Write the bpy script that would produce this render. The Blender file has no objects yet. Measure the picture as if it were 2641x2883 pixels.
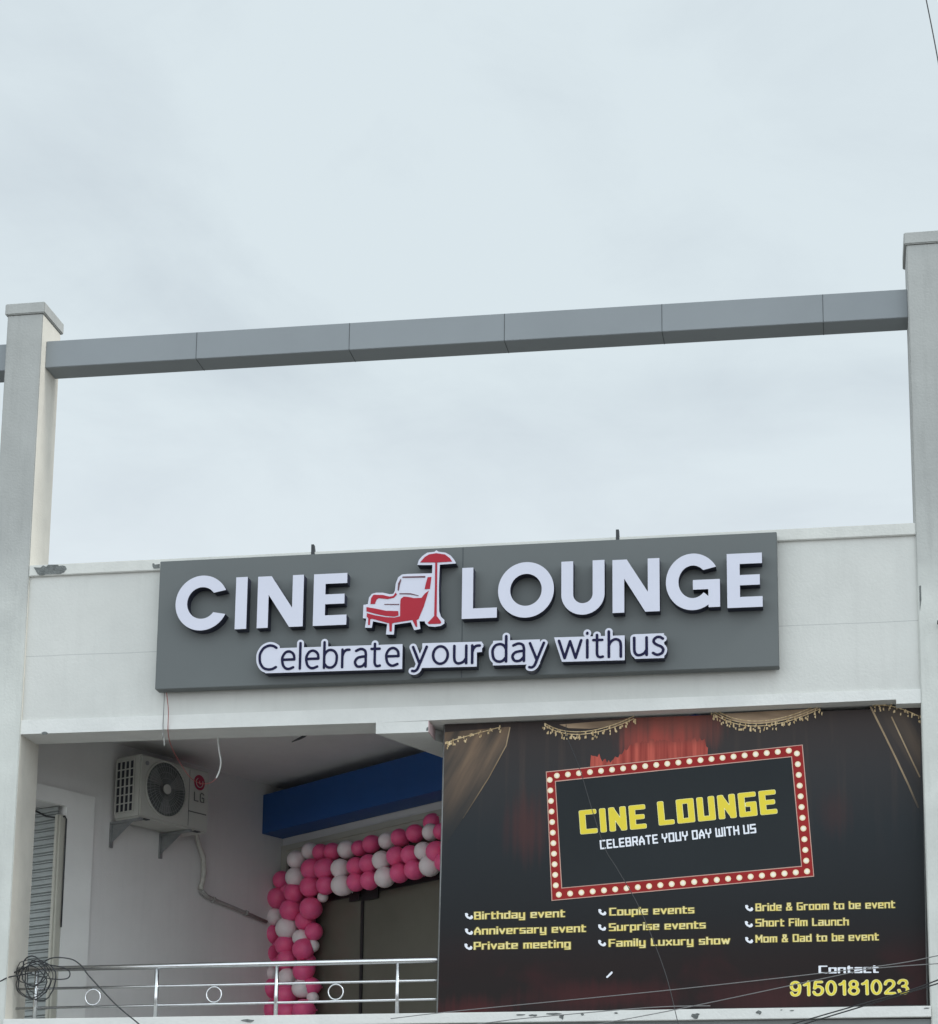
import bpy, bmesh, math, random
import numpy as np
from mathutils import Vector, Matrix
from mathutils.geometry import tessellate_polygon

random.seed(7)
R = math.radians
scene = bpy.context.scene
COL = scene.collection

# ---------------------------------------------------------------- camera
CAM = Vector((7.142, -17.3093, 1.6)); YAW, PIT, ROL = -.1772, .2007, .0113
FPX, IMW, PPX, PPY = 6000.0, 2641.0, 1320.5, 2347.5      # photo: focal length and principal point in photo pixels
fw = Vector((math.sin(YAW)*math.cos(PIT), math.cos(YAW)*math.cos(PIT), math.sin(PIT)))
rt = Vector((math.cos(YAW), -math.sin(YAW), 0)); up = rt.cross(fw)
rt, up = math.cos(ROL)*rt+math.sin(ROL)*up, math.cos(ROL)*up-math.sin(ROL)*rt
cam = bpy.data.cameras.new('camera'); co = bpy.data.objects.new('camera', cam); COL.objects.link(co)
co.matrix_world = Matrix(((rt.x, up.x, -fw.x, CAM.x), (rt.y, up.y, -fw.y, CAM.y), (rt.z, up.z, -fw.z, CAM.z), (0, 0, 0, 1)))
cam.sensor_fit = 'HORIZONTAL'; cam.sensor_width = 36; cam.lens = FPX/IMW*36; cam.shift_y = 906/IMW
cam.clip_start = .1; cam.clip_end = 3000
scene.camera = co

# ---------------------------------------------------------------- world, sun, exposure
SUN_EL, SUN_AZ = 44, 95          # azimuth clockwise from +y: to the right, a touch in front of the facade
W = bpy.data.worlds.new('World'); scene.world = W; W.use_nodes = True
nt = W.node_tree; N = nt.nodes; L = nt.links; N.clear()
def nd(t, **k):
    n = N.new(t)
    for a, b in k.items():
        if a in n.inputs: n.inputs[a].default_value = b
        else: setattr(n, a, b)
    return n
sky = nd('ShaderNodeTexSky', sky_type='NISHITA', sun_disc=False, sun_elevation=R(SUN_EL), sun_rotation=R(SUN_AZ))
bg_sky = nd('ShaderNodeBackground', Strength=.06); L.new(sky.outputs[0], bg_sky.inputs[0])
tc = nd('ShaderNodeTexCoord'); sep = nd('ShaderNodeSeparateXYZ'); L.new(tc.outputs['Generated'], sep.inputs[0])
# cloud sheet: direction projected on a flat layer overhead
zc = nd('ShaderNodeMath', operation='MAXIMUM'); L.new(sep.outputs[2], zc.inputs[0]); zc.inputs[1].default_value = .03
zz = nd('ShaderNodeMath', operation='ADD'); L.new(zc.outputs[0], zz.inputs[0]); zz.inputs[1].default_value = .18
dx = nd('ShaderNodeMath', operation='DIVIDE'); L.new(sep.outputs[0], dx.inputs[0]); L.new(zz.outputs[0], dx.inputs[1])
dy = nd('ShaderNodeMath', operation='DIVIDE'); L.new(sep.outputs[1], dy.inputs[0]); L.new(zz.outputs[0], dy.inputs[1])
cb = nd('ShaderNodeCombineXYZ'); L.new(dx.outputs[0], cb.inputs[0]); L.new(dy.outputs[0], cb.inputs[1])
nz = nd('ShaderNodeTexNoise', Scale=1.5, Detail=9.0, Roughness=.56, Distortion=.9); L.new(cb.outputs[0], nz.inputs['Vector'])
n2 = nd('ShaderNodeTexNoise', Scale=5.5, Detail=9.0, Roughness=.6, Distortion=.5); L.new(cb.outputs[0], n2.inputs['Vector'])
mn = nd('ShaderNodeMix', data_type='FLOAT'); mn.inputs[0].default_value = .30; L.new(nz.outputs[0], mn.inputs[2]); L.new(n2.outputs[0], mn.inputs[3])
rp = nd('ShaderNodeValToRGB'); L.new(mn.outputs[0], rp.inputs[0])
rp.color_ramp.elements[0].position = .30; rp.color_ramp.elements[0].color = (.575, .648, .700, 1)
rp.color_ramp.elements[1].position = .54; rp.color_ramp.elements[1].color = (.690, .775, .815, 1)
# paler towards the horizon
hz = nd('ShaderNodeMapRange'); L.new(sep.outputs[2], hz.inputs[0])
for i, v in zip((1, 2, 3, 4), (.14, .40, .80, 0)): hz.inputs[i].default_value = v
mixh = nd('ShaderNodeMix', data_type='RGBA'); L.new(hz.outputs[0], mixh.inputs[0]); L.new(rp.outputs[0], mixh.inputs[6]); mixh.inputs[7].default_value = (.82, .86, .915, 1)
# unseen sky behind the camera boosted, added to brighten the facade front
bk = nd('ShaderNodeMapRange'); L.new(sep.outputs[1], bk.inputs[0])
for i, v in zip((1, 2, 3, 4), (.25, -.7, 1.0, 2.1)): bk.inputs[i].default_value = v
bg_cl = nd('ShaderNodeBackground'); L.new(mixh.outputs[2], bg_cl.inputs[0]); L.new(bk.outputs[0], bg_cl.inputs[1])
mx = nd('ShaderNodeMixShader', Fac=.93); L.new(bg_sky.outputs[0], mx.inputs[1]); L.new(bg_cl.outputs[0], mx.inputs[2])
wo = nd('ShaderNodeOutputWorld'); L.new(mx.outputs[0], wo.inputs[0])

sl = bpy.data.lights.new('sun', 'SUN'); sl.energy = 1.5; sl.angle = R(14); sl.color = (1, .965, .91)
so = bpy.data.objects.new('sun', sl); COL.objects.link(so)
sd = Vector((math.sin(R(SUN_AZ))*math.cos(R(SUN_EL)), math.cos(R(SUN_AZ))*math.cos(R(SUN_EL)), math.sin(R(SUN_EL))))
so.rotation_euler = sd.to_track_quat('Z', 'Y').to_euler(); so.location = (20, -5, 30)
scene.view_settings.view_transform = 'Standard'; scene.view_settings.look = 'None'
scene.view_settings.exposure = .12; scene.view_settings.gamma = 1; scene.view_settings.use_curve_mapping = False

# ---------------------------------------------------------------- helpers
def ray(x, y): return fw+rt*((x-PPX)/FPX)-up*((y-PPY)/FPX)
def at(x, y, Y=0.0):                       # point of the plane y = Y that the photo shows at pixel x, y
    d = ray(x, y); return CAM+d*((Y-CAM.y)/d.y)
def at_plane(x, y, p, n):
    d = ray(x, y); return CAM+d*((Vector(p)-CAM).dot(n)/d.dot(n))

def tag(o, label=None, cat=None, group=None, kind=None):
    for k, v in (('label', label), ('category', cat), ('group', group), ('kind', kind)):
        if v: o[k] = v
    return o
def thing(name, label, cat, loc=(0, 0, 0), rotz=0, group=None):
    o = bpy.data.objects.new(name, None); COL.objects.link(o); o.location = loc; o.rotation_euler = (0, 0, rotz)
    o.empty_display_size = .2
    return tag(o, label, cat, group)

class MB:
    """collects shapes into one mesh object"""
    def __init__(s): s.v = []; s.f = []; s.mi = []; s.sm = []
    def add(s, vs, fs, mi=0, smooth=False):
        b = len(s.v); s.v += [tuple(p) for p in vs]
        for f in fs: s.f.append([b+i for i in f]); s.mi.append(mi); s.sm.append(smooth)
        return s
    def box(s, x0, x1, y0, y1, z0, z1, mi=0, M=None):
        vs = [Vector((x, y, z)) for x in (x0, x1) for y in (y0, y1) for z in (z0, z1)]
        if M: vs = [M@v for v in vs]
        return s.add(vs, [(0, 1, 3, 2), (4, 6, 7, 5), (0, 4, 5, 1), (2, 3, 7, 6), (0, 2, 6, 4), (1, 5, 7, 3)], mi)
    def prism(s, poly, f0, f1, mi=0, mside=None):
        """poly: 2D points; f0/f1 map a 2D point to the near and far 3D point"""
        n = len(poly)
        vs = [f0(p) for p in poly]+[f1(p) for p in poly]
        tri = tessellate_polygon([[Vector((p[0], p[1], 0)) for p in poly]])
        b = len(s.v); s.v += [tuple(p) for p in vs]
        for t in tri:
            s.f.append([b+i for i in t]); s.mi.append(mi); s.sm.append(False)
            s.f.append([b+n+i for i in reversed(t)]); s.mi.append(mi); s.sm.append(False)
        for i in range(n):
            j = (i+1) % n
            s.f.append([b+i, b+j, b+n+j, b+n+i]); s.mi.append(mi if mside is None else mside); s.sm.append(False)
        return s
    def tube(s, pts, r, n=8, mi=0, closed=False, caps=True):
        pts = [Vector(p) for p in pts]; m = len(pts); b = len(s.v)
        rr = r if isinstance(r, (list, tuple)) else [r]*m
        prev = None
        for i, p in enumerate(pts):
            if closed: t = pts[(i+1) % m]-pts[i-1]
            else: t = pts[min(i+1, m-1)]-pts[max(i-1, 0)]
            t.normalize()
            if prev is None:
                a = Vector((0, 0, 1)) if abs(t.z) < .9 else Vector((1, 0, 0)); e1 = t.cross(a).normalized()
            else:
                e1 = (prev-t*prev.dot(t)).normalized()
            prev = e1; e2 = t.cross(e1)
            for k in range(n):
                an = 2*math.pi*k/n; s.v.append(tuple(p+(e1*math.cos(an)+e2*math.sin(an))*rr[i]))
        for i in range(m if closed else m-1):
            for k in range(n):
                a, c = b+i*n, b+((i+1) % m)*n
                s.f.append([a+k, a+(k+1) % n, c+(k+1) % n, c+k]); s.mi.append(mi); s.sm.append(True)
        if caps and not closed:
            s.f.append([b+k for k in reversed(range(n))]); s.f.append([b+(m-1)*n+k for k in range(n)])
            s.mi += [mi, mi]; s.sm += [False, False]
        return s
    def disc(s, c, ax, ay, r, n=24, mi=0):
        c = Vector(c); ax = Vector(ax); ay = Vector(ay)
        return s.add([c+ax*(r*math.cos(2*math.pi*k/n))+ay*(r*math.sin(2*math.pi*k/n)) for k in range(n)], [list(range(n))], mi)
    def build(s, name, mat, parent=None, bevel=0):
        me = bpy.data.meshes.new(name); me.from_pydata(s.v, [], s.f)
        for m in (mat if isinstance(mat, (list, tuple)) else [mat]): me.materials.append(m)
        me.polygons.foreach_set('material_index', s.mi); me.polygons.foreach_set('use_smooth', s.sm)
        bm = bmesh.new(); bm.from_mesh(me)
        bmesh.ops.recalc_face_normals(bm, faces=bm.faces)
        if bevel:
            es = [e for e in bm.edges if len(e.link_faces) == 2 and e.calc_face_angle(0) > .6]
            bmesh.ops.bevel(bm, geom=es, offset=bevel, segments=2, affect='EDGES', clamp_overlap=True)
        bm.to_mesh(me); bm.free(); me.update()
        o = bpy.data.objects.new(name, me); COL.objects.link(o)
        if parent: o.parent = parent
        return o

# ---------------------------------------------------------------- materials
def mat(name, col, rough=.7, metal=0, noise=0, nscale=3.0, bump=0, bscale=60.0, col2=None, streak=0, spec=.5, coat=0, extra=None):
    m = bpy.data.materials.new(name); m.use_nodes = True; t = m.node_tree; b = t.nodes['Principled BSDF']
    b.inputs['Base Color'].default_value = (*col, 1); b.inputs['Roughness'].default_value = rough
    b.inputs['Metallic'].default_value = metal; b.inputs['Specular IOR Level'].default_value = spec
    b.inputs['Coat Weight'].default_value = coat
    def n(ty, **k):
        q = t.nodes.new(ty)
        for a, v in k.items():
            if a in q.inputs: q.inputs[a].default_value = v
            else: setattr(q, a, v)
        return q
    if noise or bump or streak or extra:
        tcn = n('ShaderNodeTexCoord'); out = tcn.outputs['Object']
    if noise:
        c2 = col2 or tuple(c*(1-noise) for c in col)
        nn = n('ShaderNodeTexNoise', Scale=nscale, Detail=8.0, Roughness=.62); t.links.new(out, nn.inputs['Vector'])
        mr = n('ShaderNodeMapRange'); t.links.new(nn.outputs[0], mr.inputs[0]); mr.inputs[1].default_value = .35; mr.inputs[2].default_value = .68
        mxn = n('ShaderNodeMix', data_type='RGBA'); t.links.new(mr.outputs[0], mxn.inputs[0])
        mxn.inputs[6].default_value = (*col, 1); mxn.inputs[7].default_value = (*c2, 1)
        last = mxn.outputs[2]
        if streak:
            mp = n('ShaderNodeMapping'); mp.inputs['Scale'].default_value = (7, 7, .55); t.links.new(out, mp.inputs[0])
            ns = n('ShaderNodeTexNoise', Scale=1.6, Detail=6.0, Roughness=.6); t.links.new(mp.outputs[0], ns.inputs['Vector'])
            m2 = n('ShaderNodeMapRange'); t.links.new(ns.outputs[0], m2.inputs[0]); m2.inputs[1].default_value = .5; m2.inputs[2].default_value = .8; m2.inputs[4].default_value = streak
            mz = n('ShaderNodeMix', data_type='RGBA'); t.links.new(m2.outputs[0], mz.inputs[0]); t.links.new(last, mz.inputs[6])
            mz.inputs[7].default_value = (*[c*.62 for c in col], 1); last = mz.outputs[2]
        t.links.new(last, b.inputs['Base Color'])
    if bump:
        bn = n('ShaderNodeTexNoise', Scale=bscale, Detail=5.0); t.links.new(out, bn.inputs['Vector'])
        bp = n('ShaderNodeBump', Strength=bump, Distance=.01); t.links.new(bn.outputs[0], bp.inputs['Height'])
        t.links.new(bp.outputs[0], b.inputs['Normal'])
    if extra: extra(t, b, n, out)
    return m

M = {}
M['paint'] = mat('white_wall_paint', (.66, .665, .63), .85, noise=.14, nscale=2.2, bump=.25, bscale=45, streak=.25)
def pillar_extra(t, b, n, out):  # darker grey up high, paler below, with a noisy changeover
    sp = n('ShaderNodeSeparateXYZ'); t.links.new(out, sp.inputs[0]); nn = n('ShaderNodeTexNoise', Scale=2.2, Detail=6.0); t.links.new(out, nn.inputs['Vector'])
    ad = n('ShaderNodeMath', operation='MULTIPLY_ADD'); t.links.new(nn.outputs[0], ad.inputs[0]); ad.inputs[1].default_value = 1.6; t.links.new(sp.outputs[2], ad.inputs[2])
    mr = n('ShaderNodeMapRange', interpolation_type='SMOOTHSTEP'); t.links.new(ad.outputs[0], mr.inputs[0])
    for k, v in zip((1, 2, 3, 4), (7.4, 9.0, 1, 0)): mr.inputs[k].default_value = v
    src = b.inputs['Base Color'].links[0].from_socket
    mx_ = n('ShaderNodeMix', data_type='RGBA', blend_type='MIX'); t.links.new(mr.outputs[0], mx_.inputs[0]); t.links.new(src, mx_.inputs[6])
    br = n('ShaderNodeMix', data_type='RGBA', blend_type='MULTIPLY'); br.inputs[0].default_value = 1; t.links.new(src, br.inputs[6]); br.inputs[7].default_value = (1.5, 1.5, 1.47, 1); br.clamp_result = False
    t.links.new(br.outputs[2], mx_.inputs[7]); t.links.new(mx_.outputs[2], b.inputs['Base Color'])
M['pillar'] = mat('graded_pillar_paint', (.42, .43, .415), .88, noise=.16, nscale=1.6, bump=.3, bscale=45, streak=.4, extra=pillar_extra)
M['lintel'] = mat('lintel_paint', (.72, .725, .70), .85, noise=.09, nscale=3, bump=.3, bscale=40)
M['inner'] = mat('balcony_wall_paint', (.70, .69, .675), .85, noise=.08, nscale=1.3, bump=.2, streak=.12)
M['trim'] = mat('plaster_band_paint', (.80, .80, .775), .85, noise=.08, nscale=2, bump=.15)
M['litflank'] = mat('cream_lit_flank', (.68, .655, .585), .85, noise=.12, nscale=2.5, bump=.25, bscale=45, streak=.2)
M['pink'] = mat('pink_beam_side', (.66, .50, .51), .85, noise=.1, bump=.2)  # pinkish tone for the right side of the dropped beam
M['cement'] = mat('bare_cement', (.20, .215, .21), .95, noise=.5, nscale=18, bump=.8, bscale=90)
M['acp'] = mat('grey_composite_panel', (.265, .288, .303), .6, spec=.25, noise=.07, nscale=1.2)
M['signgrey'] = mat('sign_panel_grey', (.137, .150, .151), .55, spec=.25, noise=.06, nscale=.9)
M['seam'] = mat('dark_seam', (.07, .08, .085), .8)
M['letter'] = mat('letter_acrylic', (.61, .62, .715), .4, noise=.03, nscale=4)
M['navy'] = mat('navy_return', (.018, .020, .042), .45)
M['navytext'] = mat('navy_print', (.012, .012, .045), .6, spec=.12)
M['red'] = mat('logo_red', (.40, .028, .046), .55, spec=.15, noise=.08, nscale=5)
M['maroon'] = mat('logo_line_maroon', (.12, .045, .06), .5)
M['steel'] = mat('polished_steel', (.70, .71, .72), .24, metal=1, noise=.1, nscale=9)
M['darkiron'] = mat('dark_iron', (.035, .04, .045), .6, noise=.3, nscale=20)
M['blue'] = mat('blue_fascia', (.012, .082, .29), .5, noise=.1, nscale=2)
M['cream'] = mat('cream_frame', (.46, .45, .39), .6, noise=.08, nscale=4)
M['black'] = mat('black_frame', (.012, .012, .013), .4)
M['glass'] = mat('tinted_glass', (.14, .133, .105), .22, noise=.2, nscale=.8, spec=.35)
M['acbody'] = mat('air_conditioner_enamel', (.50, .50, .46), .45, noise=.08, nscale=5)
M['acdark'] = mat('condenser_dark', (.02, .024, .034), .6, noise=.3, nscale=30)
M['acgrille'] = mat('fan_guard', (.24, .25, .245), .5)
M['accave'] = mat('fan_cavity', (.13, .14, .14), .7, noise=.3, nscale=6)
M['acfan'] = mat('fan_blade', (.20, .21, .205), .5)
M['acgrey'] = mat('logo_grey', (.10, .10, .10), .5)
M['acred'] = mat('logo_badge_red', (.33, .02, .06), .45)
M['galv'] = mat('galvanised_bracket', (.30, .31, .31), .5, metal=.4, noise=.25, nscale=14)
M['pipe'] = mat('pipe_wrap', (.54, .53, .48), .8, noise=.2, nscale=22, bump=.5, bscale=50)
M['pipegrey'] = mat('pipe_grey_wrap', (.36, .35, .33), .8, noise=.2, nscale=22)
M['pinkballoon'] = mat('pink_latex', (.88, .13, .31), .45, noise=.08, nscale=6, coat=.0)
M['whiteballoon'] = mat('white_latex', (.86, .77, .77), .45, noise=.05, nscale=6, coat=.0)
M['slat'] = mat('shutter_steel', (.33, .355, .345), .5, metal=.0, noise=.15, nscale=5)
M['wire'] = mat('black_cable', (.028, .03, .033), .6)
M['greywire'] = mat('grey_cable', (.20, .20, .20), .7)
M['redwire'] = mat('red_wire', (.35, .09, .08), .5)
M['whitewire'] = mat('white_wire', (.62, .64, .62), .45)
M['asphalt'] = mat('dusty_asphalt', (.25, .24, .23), .95, noise=.3, nscale=.6, bump=.4, bscale=70)
M['fascia'] = mat('grey_fascia', (.22, .235, .235), .6, noise=.12, nscale=2)
M['roof'] = mat('roof_screed', (.20, .20, .19), .95, noise=.3, nscale=2)
M['floor'] = mat('floor_tile', (.60, .58, .55), .5, noise=.1, nscale=3)

def parapet_extra(t, b, n, out):            # a hairline plaster joint across the parapet
    sp = n('ShaderNodeSeparateXYZ'); t.links.new(out, sp.inputs[0])
    wob = n('ShaderNodeTexNoise', Scale=1.7, Detail=4.0); t.links.new(out, wob.inputs['Vector'])
    m0 = n('ShaderNodeMath', operation='MULTIPLY_ADD'); t.links.new(wob.outputs[0], m0.inputs[0]); m0.inputs[1].default_value = .02; t.links.new(sp.outputs[2], m0.inputs[2])
    cm = n('ShaderNodeMath', operation='COMPARE'); t.links.new(m0.outputs[0], cm.inputs[0]); cm.inputs[1].default_value = 6.905; cm.inputs[2].default_value = .0035
    mz = n('ShaderNodeMix', data_type='RGBA'); src = b.inputs['Base Color'].links[0].from_socket
    mu = n('ShaderNodeMath', operation='MULTIPLY'); t.links.new(cm.outputs[0], mu.inputs[0]); mu.inputs[1].default_value = .45
    t.links.new(mu.outputs[0], mz.inputs[0]); t.links.new(src, mz.inputs[6]); mz.inputs[7].default_value = (.30, .31, .31, 1)
    t.links.new(mz.outputs[2], b.inputs['Base Color'])
M['parapet'] = mat('parapet_paint', (.63, .635, .605), .85, noise=.08, nscale=1.7, bump=.22, bscale=45, streak=.16, extra=parapet_extra)

def board_extra(t, b, n, out):              # printed artwork: charcoal ground, brown top, red glow of theatre seats along the bottom
    sp = n('ShaderNodeSeparateXYZ'); t.links.new(out, sp.inputs[0])
    rp = n('ShaderNodeValToRGB'); mr = n('ShaderNodeMapRange'); t.links.new(sp.outputs[2], mr.inputs[0]); mr.inputs[1].default_value = 3.67; mr.inputs[2].default_value = 6.2
    t.links.new(mr.outputs[0], rp.inputs[0]); e = rp.color_ramp.elements
    e[0].position = 0; e[0].color = (.013, .010, .010, 1); e[1].position = 1; e[1].color = (.046, .036, .034, 1)
    for p, c in ((.16, (.018, .012, .012)), (.32, (.016, .017, .019)), (.6, (.022, .026, .030)), (.8, (.036, .035, .037))):
        q = e.new(p); q.color = (*c, 1)
    nz = n('ShaderNodeTexNoise', Scale=1.5, Detail=5.0, Distortion=.6); t.links.new(out, nz.inputs['Vector'])
    m2 = n('ShaderNodeMapRange'); t.links.new(nz.outputs[0], m2.inputs[0]); m2.inputs[1].default_value = .48; m2.inputs[2].default_value = .72; m2.inputs[4].default_value = .8
    lo = n('ShaderNodeMapRange'); t.links.new(sp.outputs[2], lo.inputs[0]); lo.inputs[1].default_value = 4.35; lo.inputs[2].default_value = 4.0
    mu = n('ShaderNodeMath', operation='MULTIPLY'); t.links.new(m2.outputs[0], mu.inputs[0]); t.links.new(lo.outputs[0], mu.inputs[1])
    mz = n('ShaderNodeMix', data_type='RGBA'); t.links.new(mu.outputs[0], mz.inputs[0]); t.links.new(rp.outputs[0], mz.inputs[6]); mz.inputs[7].default_value = (.045, .012, .014, 1)
    def glow(src, cx, cz, rx, rz, col, amt):              # soft printed glow, broken into curtain folds
        last = src
        a = n('ShaderNodeMapping'); a.inputs['Location'].default_value = (-cx/rx, 0, -cz/rz); a.inputs['Scale'].default_value = (1/rx, 0, 1/rz); t.links.new(out, a.inputs[0])
        ln = n('ShaderNodeVectorMath', operation='LENGTH'); t.links.new(a.outputs[0], ln.inputs[0])
        fo = n('ShaderNodeMapping'); fo.inputs['Scale'].default_value = (22, 1, .9); t.links.new(out, fo.inputs[0])
        fn = n('ShaderNodeTexNoise', Scale=1.0, Detail=5.0); t.links.new(fo.outputs[0], fn.inputs['Vector'])
        ad = n('ShaderNodeMath', operation='MULTIPLY_ADD'); t.links.new(fn.outputs[0], ad.inputs[0]); ad.inputs[1].default_value = .9; t.links.new(ln.outputs['Value'], ad.inputs[2])
        mr_ = n('ShaderNodeMapRange', interpolation_type='SMOOTHSTEP'); t.links.new(ad.outputs[0], mr_.inputs[0])
        for k, v in zip((1, 2, 3, 4), (1.4, .55, 0, amt)): mr_.inputs[k].default_value = v
        mx_ = n('ShaderNodeMix', data_type='RGBA'); t.links.new(mr_.outputs[0], mx_.inputs[0]); t.links.new(src, mx_.inputs[6]); mx_.inputs[7].default_value = (*col, 1)
        return mx_.outputs[2]
    mp = n('ShaderNodeMapping'); mp.inputs['Scale'].default_value = (9, 1, .5); t.links.new(out, mp.inputs[0])
    st = n('ShaderNodeTexNoise', Scale=1.4, Detail=4.0); t.links.new(mp.outputs[0], st.inputs['Vector'])
    m3 = n('ShaderNodeMapRange'); t.links.new(st.outputs[0], m3.inputs[0]); m3.inputs[1].default_value = .55; m3.inputs[2].default_value = .75; m3.inputs[4].default_value = .5
    hi = n('ShaderNodeMapRange'); t.links.new(sp.outputs[2], hi.inputs[0]); hi.inputs[1].default_value = 4.9; hi.inputs[2].default_value = 5.9
    m4 = n('ShaderNodeMath', operation='MULTIPLY'); t.links.new(m3.outputs[0], m4.inputs[0]); t.links.new(hi.outputs[0], m4.inputs[1])
    mq = n('ShaderNodeMix', data_type='RGBA'); t.links.new(m4.outputs[0], mq.inputs[0]); t.links.new(mz.outputs[2], mq.inputs[6]); mq.inputs[7].default_value = (.075, .055, .048, 1)
    o_ = mq.outputs[2]
    for px, py, rx, rz, col, amt in ((1880, 2040, .62, .36, (.20, .058, .045), .95), (1860, 2095, .46, .22, (.36, .065, .05), .8), (1480, 2330, .26, .42, (.085, .032, .030), .6), (2350, 2290, .2, .3, (.06, .03, .03), .45), (1700, 2800, 1.0, .16, (.050, .014, .015), .8), (1330, 2850, .5, .2, (.060, .014, .015), .8), (2200, 2800, .7, .2, (.045, .015, .016), .7)):
        c_ = at(px, py, .16); o_ = glow(o_, c_.x, c_.z, rx, rz, col, amt)
    t.links.new(o_, b.inputs['Base Color'])
    wn = n('ShaderNodeTexNoise', Scale=1.3, Detail=2.0); t.links.new(out, wn.inputs['Vector'])
    wb = n('ShaderNodeBump', Strength=.25, Distance=.03); t.links.new(wn.outputs[0], wb.inputs['Height']); t.links.new(wb.outputs[0], b.inputs['Normal'])
M['print'] = mat('printed_flex', (.02, .02, .02), .62, spec=.18, extra=board_extra)
def streaky(name, ca, cb_, sx=26.0, ang=0.0, lo=.35, hi=.65, fade=None, into=(.024, .026, .028)):
    def ex(t, b, n, out):
        mp = n('ShaderNodeMapping'); mp.inputs['Rotation'].default_value = (0, R(ang), 0); t.links.new(out, mp.inputs[0])
        m2 = n('ShaderNodeMapping'); m2.inputs['Scale'].default_value = (sx, 1, .8); t.links.new(mp.outputs[0], m2.inputs[0])
        st = n('ShaderNodeTexNoise', Scale=1.0, Detail=4.0); t.links.new(m2.outputs[0], st.inputs['Vector'])
        mr = n('ShaderNodeMapRange'); t.links.new(st.outputs[0], mr.inputs[0]); mr.inputs[1].default_value = lo; mr.inputs[2].default_value = hi
        mz = n('ShaderNodeMix', data_type='RGBA'); t.links.new(mr.outputs[0], mz.inputs[0]); mz.inputs[6].default_value = (*ca, 1); mz.inputs[7].default_value = (*cb_, 1); o_ = mz.outputs[2]
        if fade:                                # the printed drape runs out into the dark ground of the artwork
            sp = n('ShaderNodeSeparateXYZ'); t.links.new(out, sp.inputs[0]); mf = n('ShaderNodeMapRange', interpolation_type='SMOOTHSTEP'); t.links.new(sp.outputs[2], mf.inputs[0]); mf.inputs[1].default_value = fade[0]; mf.inputs[2].default_value = fade[1]
            mg_ = n('ShaderNodeMix', data_type='RGBA'); t.links.new(mf.outputs[0], mg_.inputs[0]); mg_.inputs[6].default_value = (*into, 1); t.links.new(o_, mg_.inputs[7]); o_ = mg_.outputs[2]
        t.links.new(o_, b.inputs['Base Color'])
    return mat(name, ca, .6, spec=.2, extra=ex)
M['curtain'] = streaky('printed_brown_curtain', (.058, .050, .044), (.235, .155, .10), 7, -28, .35, .7, (1.45, 2.25))
M['curtain2'] = streaky('printed_dark_curtain', (.040, .034, .034), (.085, .064, .050), 7, 24, .35, .65, (1.5, 2.2))
M['gold'] = streaky('printed_gold', (.42, .29, .14), (.78, .62, .38), 40)
M['swag'] = streaky('printed_swag', (.09, .06, .04), (.50, .36, .24), 3, 80)
M['edgegold'] = streaky('printed_edge_gold', (.20, .14, .085), (.40, .30, .19), 6, 0, .35, .65, (1.5, 2.1))
M['redcurtain'] = streaky('printed_red_curtain', (.26, .040, .032), (.50, .10, .072), 24, 0, .35, .65, (at(1900, 2062, .16).z-3.7, at(1850, 2112, .16).z-3.7), (.16, .045, .036))
M['redshade'] = streaky('printed_brown_red', (.085, .038, .032), (.19, .062, .048), 9)
M['borderred'] = mat('printed_border_red', (.34, .026, .026), .6, spec=.12, noise=.25, nscale=3)
M['borderline'] = mat('printed_border_line', (.56, .35, .29), .55, spec=.15)
M['panelblack'] = mat('printed_panel_black', (.020, .024, .027), .62, spec=.18, noise=.1, nscale=1)
M['bulb'] = mat('printed_bulb', (.88, .70, .46), .55, spec=.15)
M['bulbcore'] = mat('printed_bulb_core', (.92, .86, .74), .45)
M['yellow'] = mat('printed_yellow', (.78, .63, .055), .55, spec=.2)
M['paleyellow'] = mat('printed_pale_yellow', (.82, .79, .38), .5)
M['textyellow'] = mat('printed_text_yellow', (.78, .60, .12), .55, noise=.25, nscale=25, col2=(.80, .72, .38))
M['white'] = mat('printed_white', (.80, .82, .88), .45)
M['olive'] = mat('printed_olive_outline', (.10, .08, .005), .5)

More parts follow.
